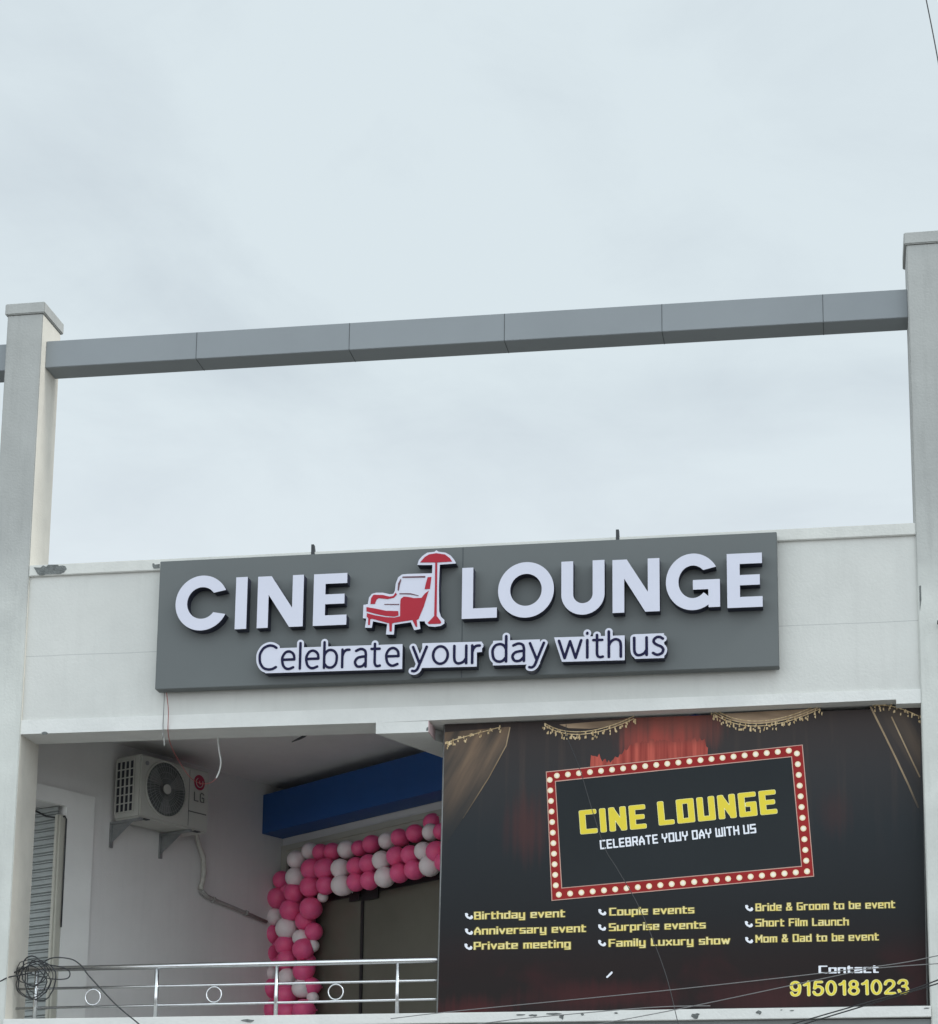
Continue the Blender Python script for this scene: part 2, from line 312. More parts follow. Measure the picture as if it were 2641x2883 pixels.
# ---------------------------------------------------------------- outlines: distance fields and contours
def seg_dist(P, segs, cheb=False):
    d = np.full(P.shape[:-1], 1e9)
    for (ax, ay, bx, by) in segs:
        vx, vy = bx-ax, by-ay; l2 = vx*vx+vy*vy+1e-12
        t = np.clip(((P[..., 0]-ax)*vx+(P[..., 1]-ay)*vy)/l2, 0, 1)
        ex, ey = P[..., 0]-ax-t*vx, P[..., 1]-ay-t*vy
        if cheb and (abs(vx) < 1e-6 or abs(vy) < 1e-6): q = (abs(ex)**4+abs(ey)**4)**.25
        else: q = np.hypot(ex, ey)
        d = np.minimum(d, q)
    return d
def contours(F, x0, y0, h):
    """closed loops of F = 0 (negative inside), marching squares"""
    ny, nx = F.shape; nxt = {}
    def pt(i, j, k, l):
        a, b = F[j, i], F[l, k]; t = a/(a-b)
        return (x0+h*(i+t*(k-i)), y0+h*(j+t*(l-j)))
    ins = F < 0
    code = ins[:-1, :-1]*1+ins[:-1, 1:]*2+ins[1:, 1:]*4+ins[1:, :-1]*8
    E = {}
    tab = {1: [(3, 0)], 2: [(0, 1)], 3: [(3, 1)], 4: [(1, 2)], 5: [(3, 0), (1, 2)], 6: [(0, 2)], 7: [(3, 2)], 8: [(2, 3)], 9: [(2, 0)], 10: [(0, 1), (2, 3)], 11: [(2, 1)], 12: [(1, 3)], 13: [(1, 0)], 14: [(0, 3)]}
    js, is_ = np.nonzero((code > 0) & (code < 15))
    pts = {}
    for j, i in zip(js, is_):
        ed = [('h', i, j), ('v', i+1, j), ('h', i, j+1), ('v', i, j)]
        for a, b in tab[int(code[j, i])]:
            nxt[ed[a]] = ed[b]
            for e in (ed[a], ed[b]):
                if e not in pts: pts[e] = pt(e[1], e[2], e[1]+1, e[2]) if e[0] == 'h' else pt(e[1], e[2], e[1], e[2]+1)
    loops = []; seen = set()
    for s in list(nxt):
        if s in seen: continue
        lp = []; c = s
        while c is not None and c not in seen:
            seen.add(c); lp.append(pts[c]); c = nxt.get(c)
        if len(lp) > 3: loops.append(simplify(lp, h*.09))
    return [l for l in loops if len(l) > 2]
def simplify(lp, eps):
    lp = [np.array(p) for p in lp]
    def rdp(a):
        if len(a) < 3: return a
        s, e = a[0], a[-1]; v = e-s; ln = np.hypot(*v)+1e-12
        A = np.array(a); d = abs(v[0]*(A[:, 1]-s[1])-v[1]*(A[:, 0]-s[0]))/ln if ln > 1e-9 else np.hypot(*(A-s).T)
        k = int(np.argmax(d))
        if d[k] > eps: return rdp(a[:k+1])[:-1]+rdp(a[k:])
        return [s, e]
    m = len(lp)//2
    r = rdp(lp[:m+1])[:-1]+rdp(lp[m:]+[lp[0]])[:-1]
    return [tuple(p) for p in r]
def loops_mesh(name, loops, f0, f1, mats, parent=None, side=True):
    """fills nested loops; f0 maps to the front face, f1 to the back (thickness)"""
    flat = [p for l in loops for p in l]; n = len(flat)
    def area(l): return sum(l[i][0]*l[(i+1) % len(l)][1]-l[(i+1) % len(l)][0]*l[i][1] for i in range(len(l)))/2
    def inside(p, l):
        c = False
        for i in range(len(l)):
            (ax, ay), (bx, by) = l[i], l[(i+1) % len(l)]
            if (ay > p[1]) != (by > p[1]) and p[0] < (bx-ax)*(p[1]-ay)/(by-ay)+ax: c = not c
        return c
    depth = [sum(inside(l[0], m_) for m_ in loops if m_ is not l) for l in loops]
    start = [0]
    for l in loops: start.append(start[-1]+len(l))
    tris = []
    for i, l in enumerate(loops):                       # each solid outline with the holes directly inside it
        if depth[i] % 2: continue
        grp = [i]+[j for j, m_ in enumerate(loops) if depth[j] == depth[i]+1 and inside(m_[0], l)]
        idx = [start[j]+k for j in grp for k in range(len(loops[j]))]
        for t in tessellate_polygon([[Vector((p[0], p[1], 0)) for p in loops[j]] for j in grp]): tris.append([idx[k] for k in t])
    b = MB(); b.v = [tuple(f0(p)) for p in flat]+[tuple(f1(p)) for p in flat]
    for t in tris: b.f.append(list(t)); b.mi.append(0); b.sm.append(False)
    i0 = 0
    for l in loops:
        for k in range(len(l)):
            a, c = i0+k, i0+(k+1) % len(l)
            b.f.append([a, c, n+c, n+a]); b.mi.append(len(mats)-1); b.sm.append(False)
        i0 += len(l)
    return b.build(name, list(mats), parent)
def poly_field(polys, h, pad):
    xs = [p[0] for q in polys for p in q]; ys = [p[1] for q in polys for p in q]
    x0, y0 = min(xs)-pad, min(ys)-pad
    X = np.arange(x0, max(xs)+pad+h, h); Y = np.arange(y0, max(ys)+pad+h, h)
    P = np.stack(np.meshgrid(X, Y), -1); F = np.full(P.shape[:2], 1e9)
    for q in polys:
        segs = [(*q[i], *q[(i+1) % len(q)]) for i in range(len(q))]
        d = seg_dist(P, segs); ins = np.zeros(d.shape, bool)
        for ax, ay, bx, by in segs:
            c = ((ay > P[..., 1]) != (by > P[..., 1]))
            xi = (bx-ax)*(P[..., 1]-ay)/((by-ay) if by != ay else 1e-12)+ax
            ins ^= c & (P[..., 0] < xi)
        F = np.minimum(F, np.where(ins, -d, d))
    return F, x0, y0

# squared display lettering as strokes: cap 7, x-height 5, units along x
G = {
 'A': (5, [[(0, 0), (0, 3), (2.5, 7), (5, 3), (5, 0)], [(0, 2.4), (5, 2.4)]]), 'B': (5, [[(0, 0), (0, 7), (4.6, 7), (4.6, 3.6)], [(0, 3.6), (5, 3.6), (5, 0), (0, 0)]]),
 'C': (5, [[(5, 7), (0, 7), (0, 0), (5, 0)]]), 'D': (5, [[(0, 0), (0, 7), (5, 7), (5, 0), (0, 0)]]), 'E': (4.6, [[(4.6, 7), (0, 7), (0, 0), (4.6, 0)], [(0, 3.5), (4, 3.5)]]),
 'F': (4.6, [[(4.6, 7), (0, 7), (0, 0)], [(0, 3.5), (4, 3.5)]]), 'G': (5, [[(5, 7), (0, 7), (0, 0), (5, 0), (5, 3.5), (3, 3.5)]]), 'H': (5, [[(0, 0), (0, 7)], [(5, 0), (5, 7)], [(0, 3.5), (5, 3.5)]]),
 'I': (0, [[(0, 0), (0, 7)]]), 'L': (4.2, [[(0, 7), (0, 0), (4.2, 0)]]), 'M': (6, [[(0, 0), (0, 7), (3, 2.5), (6, 7), (6, 0)]]), 'N': (5, [[(0, 0), (0, 7), (5, 0), (5, 7)]]),
 'O': (5, [[(0, 0), (0, 7), (5, 7), (5, 0), (0, 0)]]), 'P': (5, [[(0, 0), (0, 7), (5, 7), (5, 3), (0, 3)]]), 'R': (5, [[(0, 0), (0, 7), (5, 7), (5, 3.2), (0, 3.2)], [(3, 3.2), (5, 0)]]),
 'S': (5, [[(5, 7), (0, 7), (0, 3.5), (5, 3.5), (5, 0), (0, 0)]]), 'T': (5, [[(0, 7), (5, 7)], [(2.5, 7), (2.5, 0)]]), 'U': (5, [[(0, 7), (0, 0), (5, 0), (5, 7)]]),
 'W': (7, [[(0, 7), (0, 0), (3.5, 0), (3.5, 6)], [(3.5, 0), (7, 0), (7, 7)]]), 'Y': (5, [[(0, 7), (0, 4), (2.5, 3), (5, 4), (5, 7)], [(2.5, 3), (2.5, 0)]]),
 'a': (4.4, [[(0.3, 5), (4.4, 5), (4.4, 0), (0, 0), (0, 2.6), (4.4, 2.6)]]), 'b': (4.4, [[(0, 7), (0, 0), (4.4, 0), (4.4, 5), (0, 5)]]), 'c': (4.2, [[(4.2, 5), (0, 5), (0, 0), (4.2, 0)]]),
 'd': (4.4, [[(4.4, 7), (4.4, 0), (0, 0), (0, 5), (4.4, 5)]]), 'e': (4.4, [[(4.2, 0), (0, 0), (0, 5), (4.4, 5), (4.4, 2.5), (0, 2.5)]]), 'g': (4.4, [[(4.4, 0), (0, 0), (0, 5), (4.4, 5), (4.4, -2), (0.3, -2)]]),
 'h': (4.4, [[(0, 7), (0, 0)], [(0, 5), (4.4, 5), (4.4, 0)]]), 'i': (0, [[(0, 0), (0, 5)], [(0, 7), (0, 7.05)]]), 'l': (0, [[(0, 0), (0, 7)]]), 'm': (6.6, [[(0, 0), (0, 5), (6.6, 5), (6.6, 0)], [(3.3, 5), (3.3, 0)]]),
 'n': (4.4, [[(0, 0), (0, 5), (4.4, 5), (4.4, 0)]]), 'o': (4.4, [[(0, 0), (0, 5), (4.4, 5), (4.4, 0), (0, 0)]]), 'p': (4.4, [[(0, -2), (0, 5), (4.4, 5), (4.4, 0), (0, 0)]]), 'r': (3.2, [[(0, 0), (0, 5), (3.2, 5)]]),
 's': (4.2, [[(4.2, 5), (0, 5), (0, 2.5), (4.2, 2.5), (4.2, 0), (0, 0)]]), 't': (3, [[(0.6, 6.6), (0.6, 0), (3, 0)], [(0, 4.9), (3, 4.9)]]), 'u': (4.4, [[(0, 5), (0, 0), (4.4, 0), (4.4, 5)]]),
 'v': (4.4, [[(0, 5), (2.2, 0), (4.4, 5)]]), 'w': (6.6, [[(0, 5), (1.6, 0), (3.3, 4.5), (5, 0), (6.6, 5)]]), 'x': (4.4, [[(0, 0), (4.4, 5)], [(0, 5), (4.4, 0)]]), 'y': (4.4, [[(0, 5), (0, 0), (4.4, 0)], [(4.4, 5), (4.4, -2), (0.3, -2)]]),
 '&': (5, [[(5, 0), (1, 5), (1, 7), (3.6, 7), (3.6, 5), (0, 2.6), (0, 0), (3.4, 0), (5, 2.8)]]),
}
def stroke_text(s, gap=2.4, space=4.4):
    x = 0; segs = []
    for ch in s:
        if ch == ' ': x += space; continue
        w, pl = G[ch]
        for p in pl:
            for a, b in zip(p, p[1:]): segs.append((x+a[0], a[1], x+b[0], b[1]))
        x += w+gap
    return segs, x-gap
def stroke_loops(segs, width, wd, h=.28, k=1.0):
    segs = [(a/k, b, c/k, d) for a, b, c, d in segs]; width = width/k
    x0, y0 = -2*wd-1, -3.2-wd
    X = np.arange(x0, width+2*wd+1, h); Y = np.arange(y0, 8.5+wd, h)
    F = seg_dist(np.stack(np.meshgrid(X+.013, Y+.017), -1), segs, True)-wd
    return [[(x*k, y) for x, y in l] for l in contours(F, x0, y0, h)]
def cat2(P, n=7):
    out = []
    for i in range(len(P)-1):
        a, b, c, d = P[max(i-1, 0)], P[i], P[i+1], P[min(i+2, len(P)-1)]
        for k in range(n):
            t = k/n; out.append(tuple(.5*((2*b[q])+(c[q]-a[q])*t+(2*a[q]-5*b[q]+4*c[q]-d[q])*t*t+(3*b[q]-a[q]-3*c[q]+d[q])*t**3) for q in (0, 1)))
    return out+[P[-1]]
def oval(cx, cy, rx, ry): return [(cx+rx*math.cos(2*math.pi*k/32), cy+ry*math.sin(2*math.pi*k/32)) for k in range(33)]
# humanist letters, cap height 1, x-height .73: width, straight strokes, curved strokes
HL = {
 'C': (.72, [], [[(.72, .90), (.58, .98), (.40, 1.0), (.18, .90), (.04, .68), (.02, .48), (.06, .26), (.20, .07), (.40, 0), (.58, .02), (.72, .09)]]),
 'e': (.55, [[(.05, .39), (.54, .39)]], [[(.54, .39), (.52, .56), (.43, .68), (.29, .73), (.14, .67), (.04, .50), (.03, .34), (.08, .14), (.20, .02), (.33, 0), (.50, .06)]]),
 'l': (0, [[(0, 0), (0, 1.06)]], []),
 'b': (.53, [[(0, 0), (0, 1.06)]], [[(0, .50), (.06, .63), (.17, .72), (.30, .73), (.43, .67), (.52, .52), (.53, .35), (.49, .15), (.38, .03), (.25, 0), (.12, .04), (.02, .16)]]),
 'r': (.29, [[(0, 0), (0, .73)]], [[(0, .45), (.06, .62), (.16, .71), (.29, .72)]]),
 'a': (.46, [[(.46, .5), (.46, 0)]], [[(.05, .66), (.18, .72), (.30, .73), (.42, .66), (.46, .52), (.46, .40)], [(.46, .42), (.30, .41), (.13, .37), (.03, .26), (.02, .15), (.09, .03), (.20, 0), (.33, .03), (.46, .17)]]),
 't': (.36, [[(.14, .93), (.14, .16)], [(0, .72), (.34, .72)]], [[(.14, .16), (.17, .05), (.25, 0), (.36, .02)]]),
 'y': (.54, [[(0, .73), (.27, .02)], [(.54, .73), (.25, -.03)]], [[(.25, -.03), (.18, -.20), (.08, -.28), (-.02, -.27)]]),
 'o': (.62, [oval(.31, .365, .29, .365)], []),
 'u': (.47, [[(0, .73), (0, .25)], [(.47, .73), (.47, 0)]], [[(0, .25), (.03, .09), (.13, 0), (.26, .01), (.38, .08), (.47, .22)]]),
 'd': (.53, [[(.53, 0), (.53, 1.06)]], [[(.53, .50), (.47, .63), (.36, .72), (.23, .73), (.10, .67), (.01, .52), (0, .35), (.04, .15), (.15, .03), (.28, 0), (.41, .04), (.51, .16)]]),
 'w': (.86, [[(0, .73), (.22, 0), (.43, .70), (.64, 0), (.86, .73)]], []),
 'i': (0, [[(0, 0), (0, .73)], [(0, 1.0), (0, 1.03)]], []),
 'h': (.46, [[(0, 0), (0, 1.06)], [(.46, .45), (.46, 0)]], [[(0, .48), (.07, .62), (.2, .72), (.33, .72), (.43, .63), (.46, .45)]]),
 's': (.40, [], [[(.38, .66), (.27, .73), (.14, .72), (.04, .62), (.05, .50), (.17, .40), (.31, .33), (.39, .22), (.36, .08), (.24, 0), (.12, 0), (.01, .07)]]),
 '0': (.52, [oval(.26, .5, .235, .49)], []), '1': (.30, [[(.26, 0), (.26, .99)]], [[(.26, .97), (.14, .82), (.02, .76)]]),
 '2': (.52, [[(.02, .02), (.52, .02)]], [[(.02, .72), (.08, .90), (.26, .99), (.44, .92), (.50, .73), (.42, .53), (.22, .32), (.06, .12), (.02, .02)]]),
 '3': (.52, [], [[(.03, .78), (.12, .94), (.27, .99), (.43, .92), (.47, .75), (.40, .58), (.25, .53)], [(.25, .53), (.43, .48), (.51, .28), (.43, .07), (.27, 0), (.10, .05), (.02, .24)]]),
 '5': (.52, [[(.47, .97), (.13, .97), (.07, .50)]], [[(.07, .50), (.2, .62), (.36, .61), (.49, .48), (.51, .30), (.44, .1), (.28, 0), (.1, .05), (.02, .22)]]),
 '8': (.52, [oval(.26, .755, .20, .235), oval(.26, .26, .245, .26)], []),
 '9': (.52, [oval(.26, .68, .235, .31)], [[(.50, .68), (.49, .38), (.42, .1), (.26, 0), (.10, .04), (.03, .20)]]),
}
def round_field(s, half, gap, h=.012, pad=.2):
    x = 0; segs = []
    for ch in s:
        w, st_, cv = HL[ch]
        for p in list(st_)+[cat2(c) for c in cv]:
            for a, b in zip(p, p[1:]): segs.append((x+a[0], a[1], x+b[0], b[1]))
        x += w+gap
    W_ = x-gap; x0, y0 = -half-pad, -.34-half-pad
    P = np.stack(np.meshgrid(np.arange(x0, W_+half+pad, h)+1e-4, np.arange(y0, 1.12+half+pad, h)+1e-4), -1)
    return seg_dist(P, segs)-half, x0, y0, h, -half, W_+half

# ================================================================ ground and building
g = MB().box(-150, 150, -200, 200, -.3, 0); st = g.build('street', M['asphalt']); tag(st, kind='structure')

bld = thing('building', 'pale plastered commercial building with a recessed balcony and rooftop pillars', 'building')
PW, PD = .345, .456
ZC = 6.63                                    # balcony ceiling
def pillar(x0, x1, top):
    p = MB().box(x0, x1, 0, PD, 0, top-.108); p.mi[1] = 1       # right flank in paler cream, the side light put into its colour
    p = p.build('pillar', [M['pillar'], M['litflank']], bld, .008)
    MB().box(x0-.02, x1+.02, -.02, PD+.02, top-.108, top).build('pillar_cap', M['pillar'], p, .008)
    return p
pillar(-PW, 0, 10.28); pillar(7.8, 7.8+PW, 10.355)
# rooftop beam, clad in composite panels; a little out of level as in the photo
YB0, YB1 = .1145, .379
def roof_beam(xa, za, xb, zb, seams):
    f = lambda x: za+(zb-za)*(x-xa)/(xb-xa)
    b = MB(); hh = .26
    b.add([(x, y, f(x)-dz) for x in (xa, xb) for y in (YB0, YB1) for dz in (0, hh)], [(0, 1, 3, 2), (4, 6, 7, 5), (0, 4, 5, 1), (2, 3, 7, 6), (0, 2, 6, 4), (1, 5, 7, 3)])
    o = b.build('roof_beam', M['acp'], bld, .004)
    for x in seams:
        s = MB()
        s.box(x-.0025, x+.0025, YB0-.002, YB0+.01, f(x)-hh+.002, f(x)-.002)
        s.box(x-.0025, x+.0025, YB0+.012, YB1-.002, f(x)-hh-.002, f(x)-hh+.004)
        s.build('panel_joint', M['seam'], o)
roof_beam(0, 9.947, 7.8, 9.8945, [at(x, 950, YB0).x for x in (554, 983.5, 1420, 1864, 2319)])
roof_beam(-7.2, 9.98, -PW, 9.945, [-2.0])
# parapet, coping, lintel
MB().box(0, 7.8, .032, .2, 6.305, 7.636).build('parapet_wall', M['parapet'], bld)
MB().box(0, 7.8, .002, .24, 7.636, 7.74).build('coping', M['paint'], bld, .006)
for xa, xb in ((-7.2, -PW), (7.8+PW, 11.5)):
    MB().box(xa, xb, .045, .2, 6.305, 7.636).build('parapet_wall', M['parapet'], bld)
    MB().box(xa, xb, .002, .24, 7.636, 7.74).build('coping', M['paint'], bld, .006)
    MB().box(xa, xb, .012, .38, 6.18, 6.305).build('lintel_beam', M['lintel'], bld)
lint = [(0, 6.178), (3.218, 6.174), (3.677, 6.178), (7.6, 6.222), (7.602, 6.185), (7.8, 6.185), (7.8, 6.305), (0, 6.305)]
MB().prism(lint, lambda p: (p[0], .012, p[1]), lambda p: (p[0], .38, p[1])).build('lintel_beam', M['lintel'], bld)
MB().box(0, 7.8, .2, .38, 6.305, 6.7).build('upstand_beam', M['inner'], bld)
# dropped beam running diagonally back from the lintel
T = 2.3; dv = (.396, .918)
foot = [(3.218, .0105), (3.675, .0105), (3.675, .30), (3.7+dv[0]*T, dv[1]*T), (3.218+dv[0]*T, dv[1]*T)]
db = MB().prism(foot, lambda p: (p[0], p[1], 6.075), lambda p: (p[0], p[1], 6.1735)).build('dropped_beam', M['lintel'], bld)
MB().prism([(3.36, .385), (3.72, .385), (3.7+dv[0]*T, dv[1]*T), (3.218+dv[0]*T+.02, dv[1]*T)], lambda p: (p[0], p[1], 6.1735), lambda p: (p[0], p[1], ZC)).build('dropped_beam', M['inner'], bld)
MB().box(3.6752, 3.682, .014, .30, 6.077, 6.176).build('beam_side', M['pink'], db)
# ceiling, floor slab, inner shell
MB().box(-7, 11, .38, 8, ZC, 6.9).build('ceiling', M['inner'], bld)
MB().box(-7, 11, .24, 8.2, 6.905, 6.95).build('roof', M['roof'], bld)
zs = lambda x: 3.652+.0045*(x-1.5)
sl_ = [(-.0, 3.646), (7.8, 3.682), (7.8, 3.595), (0, 3.56)]
MB().prism(sl_, lambda p: (p[0], -.03, p[1]), lambda p: (p[0], .5, p[1])).build('floor_slab', M['lintel'], bld, .004)
MB().box(-7, 11, .5, 8, 3.45, 3.62).build('balcony_floor', M['floor'], bld)
MB().box(0, 7.8, .03, .45, 3.0, 3.585).build('slab_fascia', M['fascia'], bld)
MB().box(-7.2, 11.5, .46, .7, 0, 3.45).build('lower_wall', M['paint'], bld)
MB().box(-7.2, -7.0, .46, 8, 3.45, 6.7).build('end_wall', M['inner'], bld)
MB().box(11, 11.2, .46, 8, 3.45, 6.7).build('end_wall', M['inner'], bld)
MB().box(-7.2, 11.2, 8, 8.2, 3.45, 6.9).build('rear_wall', M['inner'], bld)
MB().box(8.145, 11.2, .15, .46, 3.45, 6.18).build('side_wall', M['paint'], bld)

# splayed side wall that carries the air conditioner: local x runs back into the balcony, -y faces the viewer
A0 = Vector((.54, 3.073, 0)); AR = R(63.5)
wallA = thing('side_wall_frame', None, None); bpy.data.objects.remove(wallA)
MA = Matrix.Translation(A0)@Matrix.Rotation(AR, 4, 'Z')
a = MB()
a.box(-1.63, 1.60, 0, .25, 3.45, ZC, M=MA); a.box(-3.0, -1.63, 0, .25, 5.88, ZC, M=MA)
a.build('splayed_wall', M['inner'], bld)
a = MB(); z0, z1 = 5.872, 6.024
a.prism([(-2.9, z0), (-1.63, z0), (-1.63, 3.45), (-1.275, 3.45), (-1.275, z1), (-2.9, z1)], lambda p: MA@Vector((p[0], -.05, p[1])), lambda p: MA@Vector((p[0], -.0005, p[1])))
a.build('plaster_band', M['trim'], bld)

# shopfront: local frame along the shop wall
B0 = Vector((1.118, 4.097, 0)); BR = R(-39)
MBm = Matrix.Translation(B0)@Matrix.Rotation(BR, 4, 'Z')
sf = bpy.data.objects.new('shopfront', None); COL.objects.link(sf); sf.parent = bld; sf.location = B0; sf.rotation_euler = (0, 0, BR)
MB().box(-.45, 6.35, .33, .55, 6.0, ZC).box(-.45, -.125, .33, .55, 3.45, 6.0).build('shop_wall', M['inner'], sf)
b = MB().box(-.125, -.03, .30, .36, 3.62, 6.0).box(-.03, 6.3, .30, .36, 5.86, 6.0).box(-.03, 6.3, .285, .35, 5.935, 5.945)
b.build('cream_frame', M['cream'], sf)
b = MB().box(-.03, 6.3, .335, .385, 5.31, 5.42).box(-.03, .012, .335, .385, 3.62, 5.86)
for x in (1.255, 2.55, 3.9, 5.2): b.box(x-.02, x+.02, .337, .383, 3.62, 5.31)
for x in (1.255,): b.box(x-.20, x-.03, .325, .335, 5.255, 5.40).box(x+.03, x+.27, .325, .335, 5.24, 5.36)
b.build('door_frame', M['black'], sf)
for x0, x1 in ((.012, 1.235), (1.275, 2.53), (2.57, 3.88), (3.92, 5.18), (5.22, 6.3)):
    MB().box(x0, x1, .352, .362, 3.62, 5.31).build('glass_pane', M['glass'], sf)
MB().box(.012, 6.3, .352, .362, 5.42, 5.86).build('transom_glass', M['glass'], sf)

fb = thing('fascia_box', 'plain dark blue fascia box above the shop door garland', 'sign box', B0, BR)
MB().box(-.13, 6.2, 0, .322, 6.086, 6.51).build('box_shell', M['blue'], fb, .004)

# roller shutter at the near end of the splayed wall
rs = thing('roller_shutter', 'half seen grey ribbed roller shutter behind the left pillar', 'shutter', A0, AR)
sh = MB(); prof = []
z = 3.64; k = 0
while z < 5.86:
    prof += [(z, -.004), (z+.006, .012), (z+.046, .012), (z+.050, -.008), (z+.056, -.008), (z+.058, .008), (z+.070, .008), (z+.073, -.008)]
    z += .078
vs = [(-1.665-0-d, y, zz) for zz, d in prof for y in (.02, 1.3)]
sh.add(vs, [(2*i, 2*i+1, 2*i+3, 2*i+2) for i in range(len(prof)-1)])
sh.build('slat_curtain', M['slat'], rs)
MB().box(-1.70, -1.632, -.045, .02, 3.62, 5.78).box(-1.715, -1.70, -.02, .02, 3.62, 5.78).build('guide_rail', M['cream'], rs, .004)

cable_pts = [(-1.66-.02, .35, 5.87), (-1.68, .18, 5.79), (-1.69, .02, 5.755), (-1.66, -.06, 5.765), (-1.645, -.066, 5.74), (-1.645, -.066, 5.2), (-1.643, -.064, 4.7)]
c = MB().tube([MA@Vector(p) for p in cable_pts], .008).build('cable', M['wire'])
tag(c, 'black cable drooping over the top of the grey roller shutter', 'cable')

# bare cement where the paint has come off
def chip(pix, Y, name='chipped_patch'):
    P = [at(x, y, Y) for x, y in pix]
    return MB().prism([(p.x, p.z) for p in P], lambda p: (p[0], Y-.003, p[1]), lambda p: (p[0], Y+.002, p[1])).build(name, M['cement'], bld)
chip([(95, 1597), (106, 1616), (112, 1620), (124, 1619), (130, 1617), (170, 1616), (180, 1612), (188, 1602), (184, 1594), (176, 1592), (166, 1594), (164, 1590), (136, 1590), (130, 1596), (122, 1592), (114, 1598), (104, 1598)], .002)
chip([(429, 1587), (434, 1586), (436, 1590), (450, 1588), (450, 1600), (433, 1601), (430, 1596)], .002)
rng = random.Random(4)
for x, y, w, h in ((700, 2874, 44, 14), (1468, 2857, 30, 7), (1500, 2858, 26, 9), (1560, 2854, 44, 8), (1581, 2862, 17, 20), (1640, 2856, 12, 9), (1957, 2859, 32, 22), (2136, 2850, 16, 15), (2230, 2845, 14, 6), (2200, 2843, 10, 4), (1735, 2852, 14, 6), (2610, 2838, 20, 5)):
    pts = []
    for k in range(11):
        an = 2*math.pi*k/11; rr = rng.uniform(.55, 1.1); pts.append((x+w/2*math.cos(an)*rr, y+h/2*math.sin(an)*rr*(1 if math.sin(an) > 0 else .7)))
    chip(pts, -.03)
for pix in ([(117, 2063), (124, 2060), (130, 2060), (136, 2065), (130, 2068), (120, 2068)], [(1201, 2050), (1206, 2046), (1206, 2057), (1200, 2058)], [(2588, 1650), (2593, 1648), (2594, 1690), (2590, 1720)]):
    chip(pix, .012 if pix[0][0] < 2000 else 0)
tag(MB().tube([at(840-18, 2089, .5), at(846, 2078, .45), at(858, 2072, .4), at(863, 2071, .4)], [.004, .012, .012, .004], 6).build('rag', M['wire']), 'scrap of black rag caught under the balcony lintel', 'rag')

# ================================================================ big sign with raised letters
SY = -.11
sg = thing('lettered_sign', 'long grey sign with raised white letters and a red armchair', 'sign', (3.95, 0, 6.5))
def SL(x, y, z): return Vector((x-3.95, y, z-6.5))
xL, xR, zB, zT = 1.265, 6.656, 6.508, 7.677
MB().box(xL-3.95, xR-3.95, SY, SY+.115, zB-6.5, zT-6.5).build('sign_panel', M['signgrey'], sg, .004)
xs = at(1302, 1700, SY).x
MB().box(xs-.004-3.95, xs+.004-3.95, SY-.0015, SY+.002, zB-6.5+.004, zT-6.5-.004).build('panel_joint', M['seam'], sg)
for x in (885, 1740):
    q = at(x, 1555, -.02)
    bk_ = MB()
    bk_.prism([(-.035, 0), (.03, 0), (-.012, .33), (-.035, .33)] if x < 1000 else [(-.02, 0), (.025, 0), (.005, .33), (-.02, .33)], lambda p: (q.x+p[0]-3.95, .0, zT-6.5-.2+p[1]), lambda p: (q.x+p[0]-3.95, .045, zT-6.5-.2+p[1]))
    bk_.build('bracket', M['darkiron'], sg)
LD = .105                                    # depth of the raised letters
LY = SY-LD
def circ(cx, cy, rx, ry, a0, a1, n=44): return [(cx+rx*math.cos(R(a0+(a1-a0)*k/n)), cy+ry*math.sin(R(a0+(a1-a0)*k/n))) for k in range(n+1)]
def glyph(ch, w):
    """outline in a box w wide and 1 high, stroke t"""
    t = .212; rx = w/2
    if ch == 'I': return [[(0, 0), (w, 0), (w, 1), (0, 1)]]
    if ch == 'L': return [[(0, 0), (w, 0), (w, t*.93), (t, t*.93), (t, 1), (0, 1)]]
    if ch == 'E': return [[(0, 0), (w, 0), (w, .195), (.225, .195), (.225, .41), (w*.93, .41), (w*.93, .60), (.225, .60), (.225, .805), (w, .805), (w, 1), (0, 1)]]
    if ch == 'N': return [[(0, 0), (t, 0), (t, .64), (w-.26, 0), (w, 0), (w, 1), (w-t, 1), (w-t, .37), (.26, 1), (0, 1)]]
    if ch == 'O': return [circ(rx, .5, rx, .5, 0, 360, 72)[:-1], circ(rx, .5, rx-t, .5-t, 0, 360, 60)[:-1]]
    if ch == 'C': return [circ(rx, .5, rx, .5, 26, 334, 60)+circ(rx, .5, rx-t, .5-t, 322, 38, 50)]
    if ch == 'U':
        r = w/2; return [[(0, 1)]+circ(r, r, r, r, 180, 360, 36)+[(w, 1), (w-t, 1)]+circ(r, r, r-t, r-t, 360, 180, 30)+[(t, 1)]]
    if ch == 'G':
        ring = circ(rx, .5, rx, .5, 30, 318, 60)+circ(rx, .5, rx-t, .5-t, 318, 44, 50)
        F, x0, y0 = poly_field([ring, [(.50*w, .36), (w, .36), (w, .53), (.50*w, .53)], [(w-.195, .04), (w, .04), (w, .5), (w-.195, .5)]], .008, .03)
        return contours(F, x0, y0, .008)
K2 = lambda x, y: (400+x/2.8415, 1450+y/2.8415)
K4 = lambda x, y: (1250+x/2.6386, 1450+y/2.6386)
K5 = lambda x, y: (1850+x/2.335, 1400+y/2.335)
